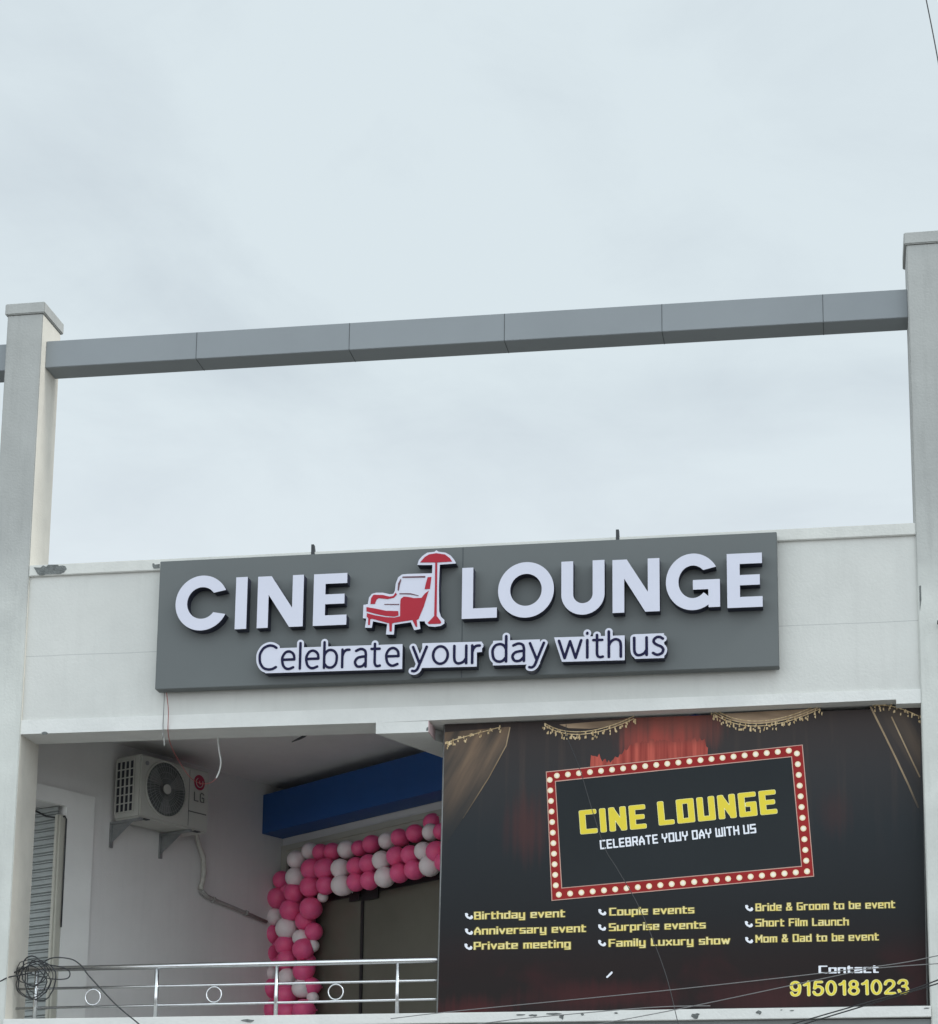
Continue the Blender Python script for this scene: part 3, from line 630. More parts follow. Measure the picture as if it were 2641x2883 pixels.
letters = [('C', *K2(268, 705), *K2(690, 705), K2(480, 485)[1], K2(480, 923)[1]), ('I', *K2(747, 705), *K2(839, 705), K2(0, 497)[1], K2(0, 912)[1]),
           ('N', *K2(923, 690), *K2(1290, 690), K2(0, 486)[1], K2(0, 898)[1]), ('E', *K2(1371, 675), *K2(1638, 675), K2(0, 469)[1], K2(0, 882)[1]),
           ('L', *K4(134, 570), *K4(394, 570), K4(0, 388)[1], K4(0, 767)[1]), ('O', *K4(402, 556), *K4(817, 556), K4(0, 350)[1], K4(0, 762)[1]),
           ('U', *K4(872, 540), *K4(1193, 540), K4(0, 340)[1], K4(0, 740)[1]), ('N', *K4(1252, 525), *K4(1602, 525), K4(0, 327)[1], K4(0, 721)[1]),
           ('G', *K5(58, 555), *K5(413, 555), K5(0, 370)[1], K5(0, 742)[1]), ('E', *K5(460, 548), *K5(692, 548), K5(0, 368)[1], K5(0, 724)[1])]
for ch, xa, ya, xb, yb, yt, yb_ in letters:
    pa, pb = at(xa, ya, LY), at(xb, yb, LY); xm = (xa+xb)/2
    h0, h1 = at(xm, yb_, LY).z, at(xm, yt, LY).z; H = h1-h0
    lp = glyph(ch, (pb.x-pa.x)/H)
    lm = loops_mesh('letter', lp, lambda p: SL(pa.x+p[0]*H, LY, h0+p[1]*H), lambda p: SL(pa.x+p[0]*H, SY-.001, h0+p[1]*H), [M['letter'], M['navy']], sg)
# tagline words: dark letters on a white plate cut round each word
words = [('Celebrate', 725.5, 1126, 1886, 1873.5), ('your', 1158.7, 1354, 1871, 1866), ('day', 1383, 1535, 1863.5, 1859), ('with', 1570, 1752, 1853.5, 1848.5), ('us', 1782, 1872, 1845, 1842)]
for s, xa, xb, yl, yr in words:
    F, x0, y0, h, fx0, fx1 = round_field(s, .053, .235)
    pa, pb = at(xa, yl, LY), at(xb, yr, LY)
    sx = (pb.x-pa.x)/(fx1-fx0); szz = (at(xa, yl-67, LY).z-pa.z); sh_ = (pb.z-pa.z)
    Sx = np.arange(F.shape[1])
    fmap = lambda p, Y: SL(pa.x+(p[0]-fx0)*sx, Y, pa.z+p[1]*szz+sh_*(p[0]-fx0)/(fx1-fx0))
    # plate: the word grown by a margin, its x-height band filled between the letters
    ys = y0+h*np.arange(F.shape[0])[:, None]; xs_ = x0+h*np.arange(F.shape[1])[None, :]
    mg = .095
    lo_, hi_ = -mg-ys-.058, ys-.73-.058-mg
    xl = fx0+(.42 if s in ('Celebrate',) else (.16 if s in ('day', 'us') else .0))
    xr = fx1-(.12 if s == 'us' else (.0 if s != 'day' else .30))
    wedge = (ys-.73)*.30 if s in ('your', 'with') else 0*ys         # slanted plate edge beside y and w
    band = np.maximum(np.maximum(lo_, hi_), np.maximum(xl-mg-xs_-wedge*1.0, xs_-xr-mg))
    if s == 'your': band = np.maximum(np.maximum(lo_, hi_), np.maximum(.36-xs_, xs_-xr-mg*.4+np.where(ys < .45, .20, 0)))
    plate = np.minimum(F-mg, band)
    pl = contours(plate, x0, y0, h)
    def area(l): return sum(l[i][0]*l[(i+1) % len(l)][1]-l[(i+1) % len(l)][0]*l[i][1] for i in range(len(l)))/2
    big = max(pl, key=lambda l: abs(area(l))); sg_ = area(big) > 0
    pl = [l for l in pl if (area(l) > 0) == sg_]      # no holes in the plate
    w_ = loops_mesh('word_plate', pl, lambda p: fmap(p, LY), lambda p: fmap(p, SY-.001), [M['letter'], M['navy']], sg)
    tl = contours(F, x0, y0, h)
    loops_mesh('word_lettering', tl, lambda p: fmap(p, LY-.004), lambda p: fmap(p, LY-.0005), [M['navytext'], M['navytext']], w_)
# armchair and floor lamp emblem
KC = lambda p: (1000+p[0]/5.772, 1530+p[1]/5.772)
plate = [(135, 1000), (205, 985), (225, 880), (270, 820), (340, 800), (450, 800), (560, 825), (620, 820), (645, 770), (660, 650), (700, 550), (760, 505), (850, 495), (1250, 485), (1255, 350), (1010, 350), (1035, 270), (1090, 205), (1170, 150), (1290, 135), (1320, 110), (1355, 135), (1470, 150), (1550, 195), (1610, 265), (1640, 325), (1375, 345), (1360, 700), (1365, 1100), (1395, 1190), (1450, 1245), (1450, 1300), (1390, 1340), (1290, 1355), (1190, 1345), (1140, 1300), (1130, 1265), (1045, 1265), (1060, 1390), (960, 1410), (905, 1280), (640, 1320), (630, 1480), (500, 1480), (520, 1310), (290, 1265), (270, 1370), (160, 1370), (180, 1220), (125, 1215)]
reds = [[(745, 900), (790, 865), (860, 870), (960, 890), (1080, 885), (1130, 820), (1195, 770), (1110, 1040), (1030, 1230), (1000, 1245), (1010, 1355), (985, 1355), (930, 1245), (640, 1290), (600, 1300), (595, 1430), (560, 1430), (555, 1300), (280, 1225), (245, 1230), (240, 1325), (210, 1325), (215, 1220), (190, 1190), (190, 1135), (330, 1170), (500, 1200), (640, 1205), (730, 1185), (735, 940)],
        [(185, 1035), (330, 1060), (500, 1095), (700, 1100), (705, 1170), (640, 1190), (500, 1180), (330, 1145), (185, 1105)],
        [(250, 985), (260, 890), (300, 835), (450, 840), (560, 865), (620, 855), (660, 800), (680, 830), (630, 885), (520, 905), (380, 890), (345, 920), (320, 985)],
        [(1180, 550), (1240, 545), (1215, 740), (1130, 745), (1150, 650)]]
darks = [[(690, 760), (700, 650), (740, 575), (750, 600), (725, 680), (710, 770)], [(770, 540), (1140, 530), (1140, 555), (770, 560)], [(720, 810), (900, 810), (1030, 845), (1030, 855), (900, 830), (720, 825)], [(470, 985), (715, 985), (715, 1000), (480, 997)]]
lamp = [[(1055, 310), (1130, 225), (1200, 180), (1320, 160), (1460, 180), (1540, 240), (1575, 295), (1340, 310), (1300, 310)], [(1302, 315), (1335, 315), (1325, 1180), (1385, 1255), (1400, 1285), (1380, 1305), (1200, 1310), (1180, 1290), (1220, 1250), (1285, 1180), (1297, 700)]]
def sgpoly(polys, name, m, Y0, Y1, mside=None, parent=sg):
    b = MB()
    for q in polys:
        P = [at(*KC(p), LY) for p in q]
        b.prism([(p.x, p.z) for p in P], lambda p: SL(p[0], Y0, p[1]), lambda p: SL(p[0], Y1, p[1]), 0, mside)
    return b.build(name, m, parent)
em = sgpoly([plate], 'emblem_plate', [M['letter'], M['navy']], LY, SY-.001, 1)
sgpoly(reds, 'armchair', M['red'], LY-.004, LY-.0005, None, em)
sgpoly(darks, 'armchair_line', M['maroon'], LY-.004, LY-.0005, None, em)
sgpoly(lamp, 'floor_lamp', M['red'], LY-.004, LY-.0005, None, em)

# ================================================================ printed poster board
BY = .16
pb_ = thing('poster_board', 'large black printed poster board listing events in yellow', 'poster board', (5.8, BY, 3.7))
PO = Vector((5.8, BY, 3.7))
q = [at(1253, 2036, BY), at(1232.5, 2852, BY), at(2609, 2829, BY), at(2594.5, 1974, BY)]
q[0].z = min(q[0].z, 6.176); q[3].z = min(q[3].z, 6.184)
def BL(p, dy=0): return Vector((p[0], BY+dy, p[1]))-PO
panel = MB().prism([(p.x, p.z) for p in q], lambda p: BL(p), lambda p: BL(p, .012)).build('printed_panel', M['print'], pb_)
panel.data.transform(Matrix.Translation(PO)); panel.matrix_parent_inverse = Matrix.Translation(-PO)     # artwork keeps real heights
fr = MB(); ins = 0
e = [(p.x, p.z) for p in q]
for (x0, z0_), (x1, z1_) in ((e[0], e[1]), (e[2], e[3])):
    fr.tube([BL((x0, z0_), .02), BL((x1, z1_), .02)], .016, 4)
fr.tube([BL(e[1], .03), BL(e[2], .03)], .014, 4); fr.tube([BL((e[0][0], e[0][1]-.05), .03), BL((e[3][0], e[3][1]-.05), .03)], .014, 4)
fr.build('board_frame', M['galv'], pb_)
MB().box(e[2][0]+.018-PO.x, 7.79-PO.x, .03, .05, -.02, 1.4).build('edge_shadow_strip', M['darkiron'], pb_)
def bpoly(polys, name, m, dy, parent=pb_, thick=.0008):
    b = MB()
    for k, poly in enumerate(polys):
        P = [at(*p, BY) for p in poly]
        b.prism([(p.x, p.z) for p in P], lambda p: BL(p, -dy-.00006*k), lambda p: BL(p, -dy+thick))
    return b.build(name, m, parent)
def pim(p):       # the panel shifts its own origin; its children sit in the board's frame
    return p
# curtains and swags
bpoly([[(1251, 2100), (1252, 2062), (1436, 2046), (1434, 2070), (1425, 2100), (1374.6, 2193), (1301.5, 2307), (1258, 2372), (1245, 2380)]], 'curtain_print', M['curtain'], .0012)
bpoly([[(2452, 1992), (2526, 2142), (2592, 2286), (2592, 2020), (2540, 2000), (2480, 1985)]], 'curtain_print', M['curtain2'], .0012)
def ribbon(pts, w):
    out = []; back = []
    for i, p in enumerate(pts):
        a, b = pts[max(i-1, 0)], pts[min(i+1, len(pts)-1)]; dx_, dy_ = b[0]-a[0], b[1]-a[1]; l = math.hypot(dx_, dy_); nx_, ny_ = -dy_/l*w/2, dx_/l*w/2
        out.append((p[0]+nx_, p[1]+ny_)); back.append((p[0]-nx_, p[1]-ny_))
    return out+back[::-1]
for q_ in (ribbon([(2451, 1990), (2490, 2068), (2526, 2142), (2556, 2206), (2586, 2275)], 5), ribbon([(2510, 2018), (2540, 2082), (2570, 2146), (2590, 2188)], 4), ribbon([(1436, 2048), (1425, 2100), (1376, 2190), (1303, 2305)], 3)):
    bpoly([q_], 'curtain_edge_print', M['edgegold'], .0024)
sw = []; r2 = random.Random(11)
def swag(x0, y0, xm, ym, x1, y1, n, lines=2, w=4):
    sw = []
    cur = [((1-t)**2*x0+2*t*(1-t)*(2*xm-(x0+x1)/2)+t*t*x1, (1-t)**2*y0+2*t*(1-t)*(2*ym-(y0+y1)/2)+t*t*y1) for t in [k/n for k in range(n+1)]]
    for k in range(lines): sw.append(ribbon([(x, y-7*k-1) for x, y in cur], 2.2))
    for (x, y) in cur:
        for j in range(4):
            xx, yy = x+r2.uniform(-5, 5), y+1+r2.uniform(-6, 13); a_ = r2.uniform(2.5, 5); sw.append([(xx-a_/2, yy-2), (xx+a_/2, yy-r2.uniform(2, 4)), (xx+a_/2+r2.uniform(-1, 1), yy+r2.uniform(2, 6)), (xx-a_/2, yy+r2.uniform(2, 5))])
    bpoly(sw, 'fringe_print', M['gold'], .003)
swag(1533, 2044, 1642, 2068, 1786, 2024, 17, 2); swag(2008, 2010, 2140, 2045, 2310, 1996, 20, 3)
swag(1258, 2093, 1300, 2078, 1410, 2048, 9, 1); swag(2462, 1987, 2520, 1992, 2588, 2018, 8, 1)
for q_ in ([(1575, 2040), (1700, 2030), (1788, 2024), (1740, 2044), (1660, 2052), (1600, 2050)], [(2030, 2010), (2310, 1994), (2250, 2020), (2160, 2036), (2080, 2034)]):
    bpoly([q_], 'swag_print', M['swag'], .0016)
jag = [(1661, 2163)]
r3 = random.Random(3); x = 1664
tops = lambda x: 2130 if x < 1685 else (2142 if x < 1712 else (2148-(x-1712)*.75 if x < 1785 else (2088-(x-1785)*.03 if x < 1975 else 2078+(x-1975)*2)))
while x < 1990:
    jag += [(x, tops(x)+r3.uniform(-7, 7)), (x+5, tops(x)+r3.uniform(-9, 5))]; x += 9
jag += [(1992, 2128)]
bpoly([jag], 'red_curtain_print', M['redcurtain'], .002)
# bulb border
TL, TR, BRc, BLc = (1537, 2172.5), (2260, 2096.4), (2292.4, 2468), (1553, 2536.5)
tl, tr, br, bl = (1565.5, 2202), (2227, 2132.5), (2255, 2437.4), (1583.7, 2498.7)
def inset(qd, t):
    cx = sum(p[0] for p in qd)/4; cy = sum(p[1] for p in qd)/4
    return [(p[0]+(t if p[0] < cx else -t), p[1]+(t if p[1] < cy else -t)) for p in qd]
bpoly([[TL, TR, BRc, BLc]], 'border_line_print', M['borderline'], .0026)
bpoly([inset([TL, TR, BRc, BLc], 2.4)], 'border_print', M['borderred'], .0034)
bpoly([inset([tl, tr, br, bl], -3.0)], 'border_line_print', M['borderline'], .0042)
bpoly([inset([tl, tr, br, bl], -.6)], 'dark_panel_print', M['panelblack'], .005)
lerp = lambda a, b, t: (a[0]+(b[0]-a[0])*t, a[1]+(b[1]-a[1])*t)
bul = [lerp((1568, 2184), (2221, 2113.7), k/21) for k in range(22)]+[lerp((1548, 2196), (1565, 2493), k/10) for k in range(11)]+[lerp((1573.6, 2519), (2272.3, 2453.5), k/22) for k in range(23)]+[lerp((2243.8, 2121.7), (2270, 2423.4), k/10) for k in range(11)]
for p in bul:
    c_ = at(*p, BY); b = MB()
    b.disc(BL((c_.x, c_.z), -.0042), (1, 0, 0), (0, 0, 1), .0247, 16); b.disc(BL((c_.x, c_.z), -.0048), (1, 0, 0), (0, 0, 1), .0155, 14, 1)
    b.build('bulb_print', [M['bulb'], M['bulbcore']], pb_)
# lettering on the board
def btext(loops, width, left, right, cap_px, capu, name, m, dy, slant=0, parent=pb_):
    a_, b_ = at(*left, BY), at(*right, BY); d = Vector((b_.x-a_.x, 0, b_.z-a_.z)); ln = d.length; d.normalize(); u_ = Vector((-d.z, 0, d.x))
    sy = cap_px*abs(at(left[0], left[1]-100, BY).z-a_.z)/100/capu; sx = ln/width
    f = lambda p, e: a_+d*((p[0]+slant*p[1])*sx)+u_*(p[1]*sy)+Vector((0, -e, 0))-PO
    return loops_mesh(name, loops, lambda p: f(p, dy), lambda p: f(p, dy-.0006), [m, m], parent)
def bstroke(s, left, right, cap, m, wd=.95, dy=.0016, name='lettering', gap=2.4, space=4.4, under=None, slant=0, h=.28, k=1.0):
    segs, w = stroke_text(s, gap, space); wx = wd*k
    segs = [(a+wx, b+wd, c_+wx, d+wd) for a, b, c_, d in segs]
    W_ = w+2*wx
    if under:
        btext(stroke_loops(segs, W_, wd+under[1], h, k), W_, left, right, cap, 7+2*wd, name, under[0], dy, slant); dy += .0008
    return btext(stroke_loops(segs, W_, wd, h, k), W_, left, right, cap, 7+2*wd, name, m, dy, slant)
Y_ = M['textyellow']
for s, l, r_ in (('Birthday event', (1335, 2589), (1591, 2582)), ('Anniversary event', (1335, 2632), (1650, 2624)), ('Private meeting', (1334, 2674), (1607, 2668)),
                 ('Couple events', (1716, 2578), (1955, 2571.5)), ('Surprise events', (1715, 2621.5), (1987, 2614)), ('Family Luxury show', (1714, 2666), (2056, 2658)),
                 ('Bride & Groom to be event', (2127.5, 2565.5), (2520.5, 2556.5)), ('Short Film Launch', (2127.5, 2609), (2390, 2605.5)), ('Mom & Dad to be event', (2127.5, 2654), (2474.5, 2647.5))):
    bstroke(s, l, r_, 21.5, Y_, .58, name='event_lettering', gap=2.7, under=(M['olive'], .5), k=1.55, h=.2)
bstroke('Contact', (2305, 2741), (2474.5, 2739), 22, M['white'], .66, name='contact_lettering', k=1.4, gap=2.6)
# telephone receiver marks
hs = []
for (x, y) in ((1320.6, 2579), (1320.6, 2622.6), (1319, 2665), (1696, 2568), (1695.4, 2611), (1695.4, 2655), (2109.4, 2556.3), (2108.6, 2601.6), (2109.4, 2646.6)):
    hs.append([(x+px_*.95, y+py_*.95) for px_, py_ in ((-12, -8), (-6, -9), (-2, -5), (-4, -1), (0, 3), (4, 2), (6, -2), (10, -1), (12, 4), (9, 9), (2, 10), (-6, 6), (-11, 0))])
for q_ in hs: bpoly([q_], 'telephone_print', M['white'], .0018)
# headline: heavy squared capitals
for s, l, r_ in (('CINE', (1635.5, 2349), (1820.5, 2331.5)), ('LOUNGE', (1856.5, 2324), (2188.5, 2290))):
    bstroke(s, l, r_, 66, M['yellow'], .78, dy=.0066, name='headline_lettering', gap=4.1, under=(M['paleyellow'], .13), k=1.6, slant=.0, h=.14)
bstroke('CELEBRATE YOUY DAY WITH US', (1690.5, 2392), (2130, 2345.5), 26, M['white'], .72, dy=.0066, name='subheading_lettering', gap=2.9, space=3.6, k=1.3)
F, x0, y0, h, fx0, fx1 = round_field('9150181023', .075, .235, .014)
for off, m_, dy in ((.05, M['olive'], .0014), (.02, M['paleyellow'], .0022), (-.012, M['yellow'], .0030)):
    lp = [[(x_-fx0, y_) for x_, y_ in l] for l in contours(F-off, x0, y0, h)]
    btext(lp, fx1-fx0, (2224, 2802.5), (2560, 2796.5), 37, 1.0, 'number_lettering', m_, dy)
bpoly([[(1707, 2750), (1722, 2735), (1725, 2737), (1724, 2741), (1711, 2753), (1707, 2753)]], 'white_mark', M['white'], .0014)

# ================================================================ balcony railing
RY = .24
rl = thing('balcony_railing', 'polished steel pipe railing with ring ornaments along the balcony', 'railing', (0, RY, 3.6))
RO = Vector((0, RY, 3.6))
def rail(xa, ya, xb, yb, r, name):
    p, q_ = at(xa, ya, RY)-RO, at(xb, yb, RY)-RO
    d = (q_-p)/(q_.x-p.x); a_ = p+d*(-.0-p.x); b_ = p+d*(5.6-p.x)
    o = MB().tube([a_, b_], r, 14).build(name, M['steel'], rl); return (lambda x: p.z+d.z*(x-p.x))
top = rail(186, 2727, 1236, 2703, .024, 'handrail'); r1 = rail(265, 2780.5, 1233, 2760, .0115, 'rail'); r2_ = rail(265, 2834.5, 1229, 2813, .0115, 'rail')
for px in (101, 440, 778, 1119, 1460, 1800):
    x = at(px, 2790, RY).x
    MB().tube([(x, 0, .03), (x, 0, .034)], .045, 14).tube([(x, 0, .03), (x, 0, top(x)-.02)], .0185, 12).build('post', M['steel'], rl)
for px, py in ((261.5, 2810), (602.6, 2801), (945.6, 2792), (1290, 2785)):
    p = at(px, py, RY)-RO; z = (r1(p.x)+r2_(p.x))/2; rr = (r1(p.x)-r2_(p.x))/2-.016
    MB().tube([(p.x+rr*math.cos(a_), 0, z+rr*math.sin(a_)) for a_ in [2*math.pi*k/28 for k in range(28)]], .0068, 8, closed=True).build('ring', M['steel'], rl)

# ================================================================ outdoor unit of the air conditioner
ac = thing('air_conditioner', 'cream outdoor air conditioner unit on brackets high on the balcony wall', 'air conditioner', A0+Vector((0, 0, 5.835)), AR)
X0, X1, F0, F1, HH = -1.02, -.05, -.40, -.045, .63
bd = MB().box(X0, X1, F0+.002, F1, 0, HH)
FC, FR = Vector((-.672, F0, .335)), .275
case = bd.build('casing', M['acbody'], ac, .018)
b = MB(); ring = 40                       # recessed fan mouth
b.disc(FC+Vector((0, -.004, 0)), (1, 0, 0), (0, 0, 1), FR, ring); b.build('fan_opening', M['accave'], case)
b = MB()
b.tube([FC+Vector((math.cos(t_)*FR, -.006, math.sin(t_)*FR)) for t_ in [2*math.pi*k/44 for k in range(44)]], .010, 6, closed=True)
b.build('fan_rim', M['acbody'], case)
b = MB()
for k in range(3):                        # three broad blades
    a0 = 2*math.pi*k/3+.5
    pts = [(.06, a0-.25), (.25, a0-.38), (.255, a0+.0), (.24, a0+.35), (.07, a0+.35)]
    P = [FC+Vector((r_*math.cos(t_), 0, r_*math.sin(t_))) for r_, t_ in pts]
    b.add([p+Vector((0, -.007-.004*(i % 3 == 1), 0)) for i, p in enumerate(P)], [list(range(len(P)))])
b.build('fan_blade', M['acfan'], case)
b = MB()
for k in range(44):
    t_ = 2*math.pi*k/44; tw = .22
    b.tube([FC+Vector((math.cos(t_)*.05, -.016, math.sin(t_)*.05)), FC+Vector((math.cos(t_+tw*.5)*.16, -.02, math.sin(t_+tw*.5)*.16)), FC+Vector((math.cos(t_+tw)*FR, -.012, math.sin(t_+tw)*FR))], .0024, 4)
for rr in (.11, .17, .23): b.tube([FC+Vector((math.cos(t_)*rr, -.018, math.sin(t_)*rr)) for t_ in [2*math.pi*k/40 for k in range(40)]], .002, 4, closed=True)
b.build('fan_guard', M['acgrille'], case)
MB().tube([FC+Vector((0, -.012, 0)), FC+Vector((0, -.026, 0))], .05, 20).build('fan_hub', M['acbody'], case)
# side coil intake: dark coil behind a grid
b = MB().box(X0-.003, X0+.01, F0+.085, F1-.03, .07, .58).build('coil', M['acdark'], case)
b = MB(); ya, yb = F0+.085, F1-.03
for k in range(5): y = ya+(yb-ya)*k/4; b.box(X0-.012, X0-.002, y-.0075, y+.0075, .06, .59)
for k in range(7): z = .07+.51*k/6; b.box(X0-.0115, X0-.0025, ya-.012, yb+.012, z-.005, z+.005)
b.build('coil_grid', M['acbody'], case)
MB().box(-.345, -.341, F0-.0015, F0+.002, .03, .60).box(-.34, -.09, F0-.002, F0+.002, .175, .186).build('panel_groove', M['acgrey'], case)
# maker's round badge and letters, turned on their side
BC = Vector((-.205, F0-.003, .492))
b = MB(); b.disc(BC, (1, 0, 0), (0, 0, 1), .078, 28); badge = b.build('badge', M['acred'], case)
b = MB()
b.tube([BC+Vector((.048*math.cos(t_), -.002, .048*math.sin(t_))) for t_ in [R(120+270*k/16) for k in range(17)]], .0045, 4)
b.tube([BC+Vector((.0, -.002, .018)), BC+Vector((.0, -.002, -.012)), BC+Vector((.016, -.002, -.012))], .0045, 4)
b.build('badge_mark', M['acbody'], badge)
b = MB()
turn = lambda x, z: Vector((-.27+.0135*x, F0-.003, .30+.0125*z))
for pl_ in ([(0, 7), (0, 0), (4, 0)], [(10, 6), (9, 7), (7, 7), (6.2, 5.6), (6.2, 1.4), (7, 0), (10, 0), (10, 3.4), (8.2, 3.4)]):
    b.tube([turn(x_-.0, z_) for x_, z_ in pl_], .0062, 4)
b.build('maker_lettering', M['acgrey'], case)
MB().tube([Vector((X0+.07, F0-.01, .545)), Vector((X0+.07, F0-.018, .545))], .022, 14).build('screw_cap', M['galv'], case)
for x in (X0+.02, -.32):
    b = MB().box(x-.02, x+.02, -.02, -.001, -.26, -.005).box(x-.018, x+.018, -.42, -.0205, -.032, -.006)
    b.prism([(-.022, -.21), (-.022, -.0325), (-.30, -.0325)], lambda p: (x-.003, p[0], p[1]), lambda p: (x+.003, p[0], p[1]))
    b.build('wall_bracket', M['galv'], ac)
for x in (X0+.12, X1-.14): MB().box(x-.04, x+.04, F0+.01, F0+.06, -.0055, .002).build('foot', M['darkiron'], ac)
AP = lambda x, y, z: MA@Vector((x, y, z))
pp = MB(); pts = [AP(-.03, -.20, 5.93), AP(.10, -.10, 5.86), AP(.20, -.045, 5.78), AP(.262, -.045, 5.68), AP(.28, -.045, 5.52), AP(.262, -.045, 5.42), AP(.235, -.045, 5.34)]
pp.tube(pts, [.022, .024, .025, .027, .028, .026, .029], 10)
tag(pp.build('drain_pipe', M['pipe']), 'cream taped pipe dropping down the wall below the air conditioner', 'pipe')
pp = MB().tube([AP(.24, -.05, 5.33), AP(.33, -.045, 5.285), AP(.5, -.045, 5.255), AP(.8, -.045, 5.215), AP(1.25, -.045, 5.145)], [.029, .022, .019, .018, .018], 10)
for x_, z_ in ((.42, 5.268), (.92, 5.197)): pp.tube([AP(x_, -.045, z_), AP(x_+.025, -.045, z_-.004)], .03, 8)
tag(pp.build('refrigerant_pipe', M['pipegrey']), 'grey wrapped pipe sloping along the wall towards the balloons', 'pipe')

# ================================================================ balloons
gl = thing('balloon_garland', 'garland of pink and white balloons framing the shop door', 'balloons', B0+Vector((0, 0, 3.62)), BR)
def balloon_mesh(name, m):
    b = MB(); ns, nr = 20, 14; rows = []
    for i in range(nr+1):
        t_ = math.pi*i/nr; r_ = math.sin(t_); z_ = math.cos(t_)
        if z_ < 0: z_ *= 1.16; r_ *= 1-.10*(-z_)**2
        rows.append([(r_*math.cos(2*math.pi*k/ns), r_*math.sin(2*math.pi*k/ns), z_) for k in range(ns)])
    vs = [p for rw in rows for p in rw]
    b.add(vs, [(i*ns+k, i*ns+(k+1) % ns, (i+1)*ns+(k+1) % ns, (i+1)*ns+k) for i in range(nr) for k in range(ns)], 0, True)
    b.tube([(0, 0, -1.14), (0, 0, -1.2), (0, 0, -1.27)], [.05, .07, .12], 8)
    o = b.build(name, m); bpy.data.objects.remove(o); me = bpy.data.meshes[name]; me.name = 'balloon'; return me
for k_, r_ in (('pinkballoon', (.05, .012, .02)), ('whiteballoon', (.05, .04, .04))):
    b_ = M[k_].node_tree.nodes['Principled BSDF']; b_.inputs['Subsurface Weight'].default_value = .6; b_.inputs['Subsurface Radius'].default_value = r_; b_.inputs['Subsurface Scale'].default_value = 1.0
mp_ = balloon_mesh('pb', M['pinkballoon']); mw_ = balloon_mesh('wb', M['whiteballoon'])
KB = lambda x, y: (600+x/2.6386, 2000+y/2.6386)
BAL = [(720,1045,55,'W',1),(800,1055,55,'P',1),(885,1050,55,'P',1),(990,1035,60,'W',1),(1085,1025,55,'P',1),(1175,995,58,'P',1),(1290,970,55,'W',1),(1385,945,60,'P',1),(1500,915,62,'P',1),(1615,905,58,'W',1),(1630,835,60,'P',2),(1700,900,60,'P',1),
 (615,1110,62,'W',0),(730,1180,68,'P',0),(825,1180,68,'P',0),(945,1175,62,'W',0),(1060,1160,62,'P',0),(1155,1140,65,'P',0),(1250,1115,60,'W',0),(1360,1085,65,'P',0),(1465,1075,62,'P',0),(1560,1045,62,'W',0),(1660,1050,72,'P',0),(1760,1010,66,'P',0),(1800,900,62,'P',1),
 (610,1240,62,'W',0),(720,1310,68,'P',0),(835,1300,65,'P',0),(952,1300,66,'W',0),(1062,1275,62,'P',0),(1162,1265,65,'P',0),(1275,1240,66,'W',0),(1385,1210,65,'P',0),(1490,1185,65,'P',0),(1610,1155,68,'W',0),(1715,1130,65,'P',0),
 (510,1260,60,'P',1),(480,1395,68,'P',1),(600,1355,66,'P',0),(575,1485,74,'P',0),(725,1470,76,'P',0),(815,1385,36,'W',1),(460,1535,58,'W',1),(545,1620,74,'W',0),(650,1690,52,'W',0),(685,1565,70,'P',1),(748,1645,58,'P',1),(738,1750,42,'W',1),
 (435,1665,64,'P',1),(535,1745,70,'P',0),(670,1775,74,'P',0),(410,1810,70,'P',1),(545,1855,66,'P',0),(690,1860,60,'P',1),(430,1955,52,'W',1),(550,1985,62,'W',0),(670,1935,70,'P',0),(655,2065,62,'W',0),(425,2065,65,'P',1),(535,2115,75,'P',0),(740,2135,38,'W',1),(725,2050,58,'P',1),(435,1890,56,'P',2),
 (440,2225,65,'P',1),(550,2245,75,'P',0),(670,2225,70,'P',0),(460,2345,62,'W',1),(570,2370,70,'P',0),(680,2350,60,'W',0),(500,2460,70,'P',1),(620,2480,70,'P',0),
 (560,1325,58,'P',2),(655,1420,60,'P',2),(640,1560,56,'P',2),(500,1470,60,'P',2),(600,1700,60,'P',2),(480,1720,56,'P',2),(610,1820,56,'P',2),(480,1890,58,'P',2),(610,1920,52,'P',2),(480,2020,56,'P',2),(610,2010,54,'P',2),(600,2150,56,'P',2),(470,2160,54,'P',2),(780,1240,56,'P',2),(890,1240,54,'P',2),(1005,1220,54,'P',2),(1110,1215,54,'P',2),(1215,1190,54,'P',2),(1320,1165,54,'P',2),(1430,1135,54,'P',2),(1550,1110,54,'P',2)]
rb = random.Random(5); nB = Vector((math.sin(BR), -math.cos(BR), 0)); MBi = MBm.inverted()
for x, y, r_, c_, dep in BAL:
    off = -.14-.075*dep
    P = at_plane(*KB(x, y), B0+nB*off, nB); dist = (P-CAM).length
    rad = r_/2.6386/FPX*dist*1.16*rb.uniform(.95, 1.05)
    o = bpy.data.objects.new('balloon', mp_ if c_ == 'P' else mw_); COL.objects.link(o); o.parent = gl
    lp_ = MBi@P; o.location = (lp_.x, lp_.y, lp_.z-3.62)
    ax = Vector((rb.uniform(-.6, .6), rb.uniform(-1.2, -.4), rb.uniform(-.5, .5))).normalized()
    o.rotation_euler = ax.to_track_quat('Z', 'Y').to_euler(); o.scale = (rad, rad, rad)
MB().tube([(-.05, .33, .1), (-.03, .33, 2.1)], .006).build('cord', M['black'], gl)

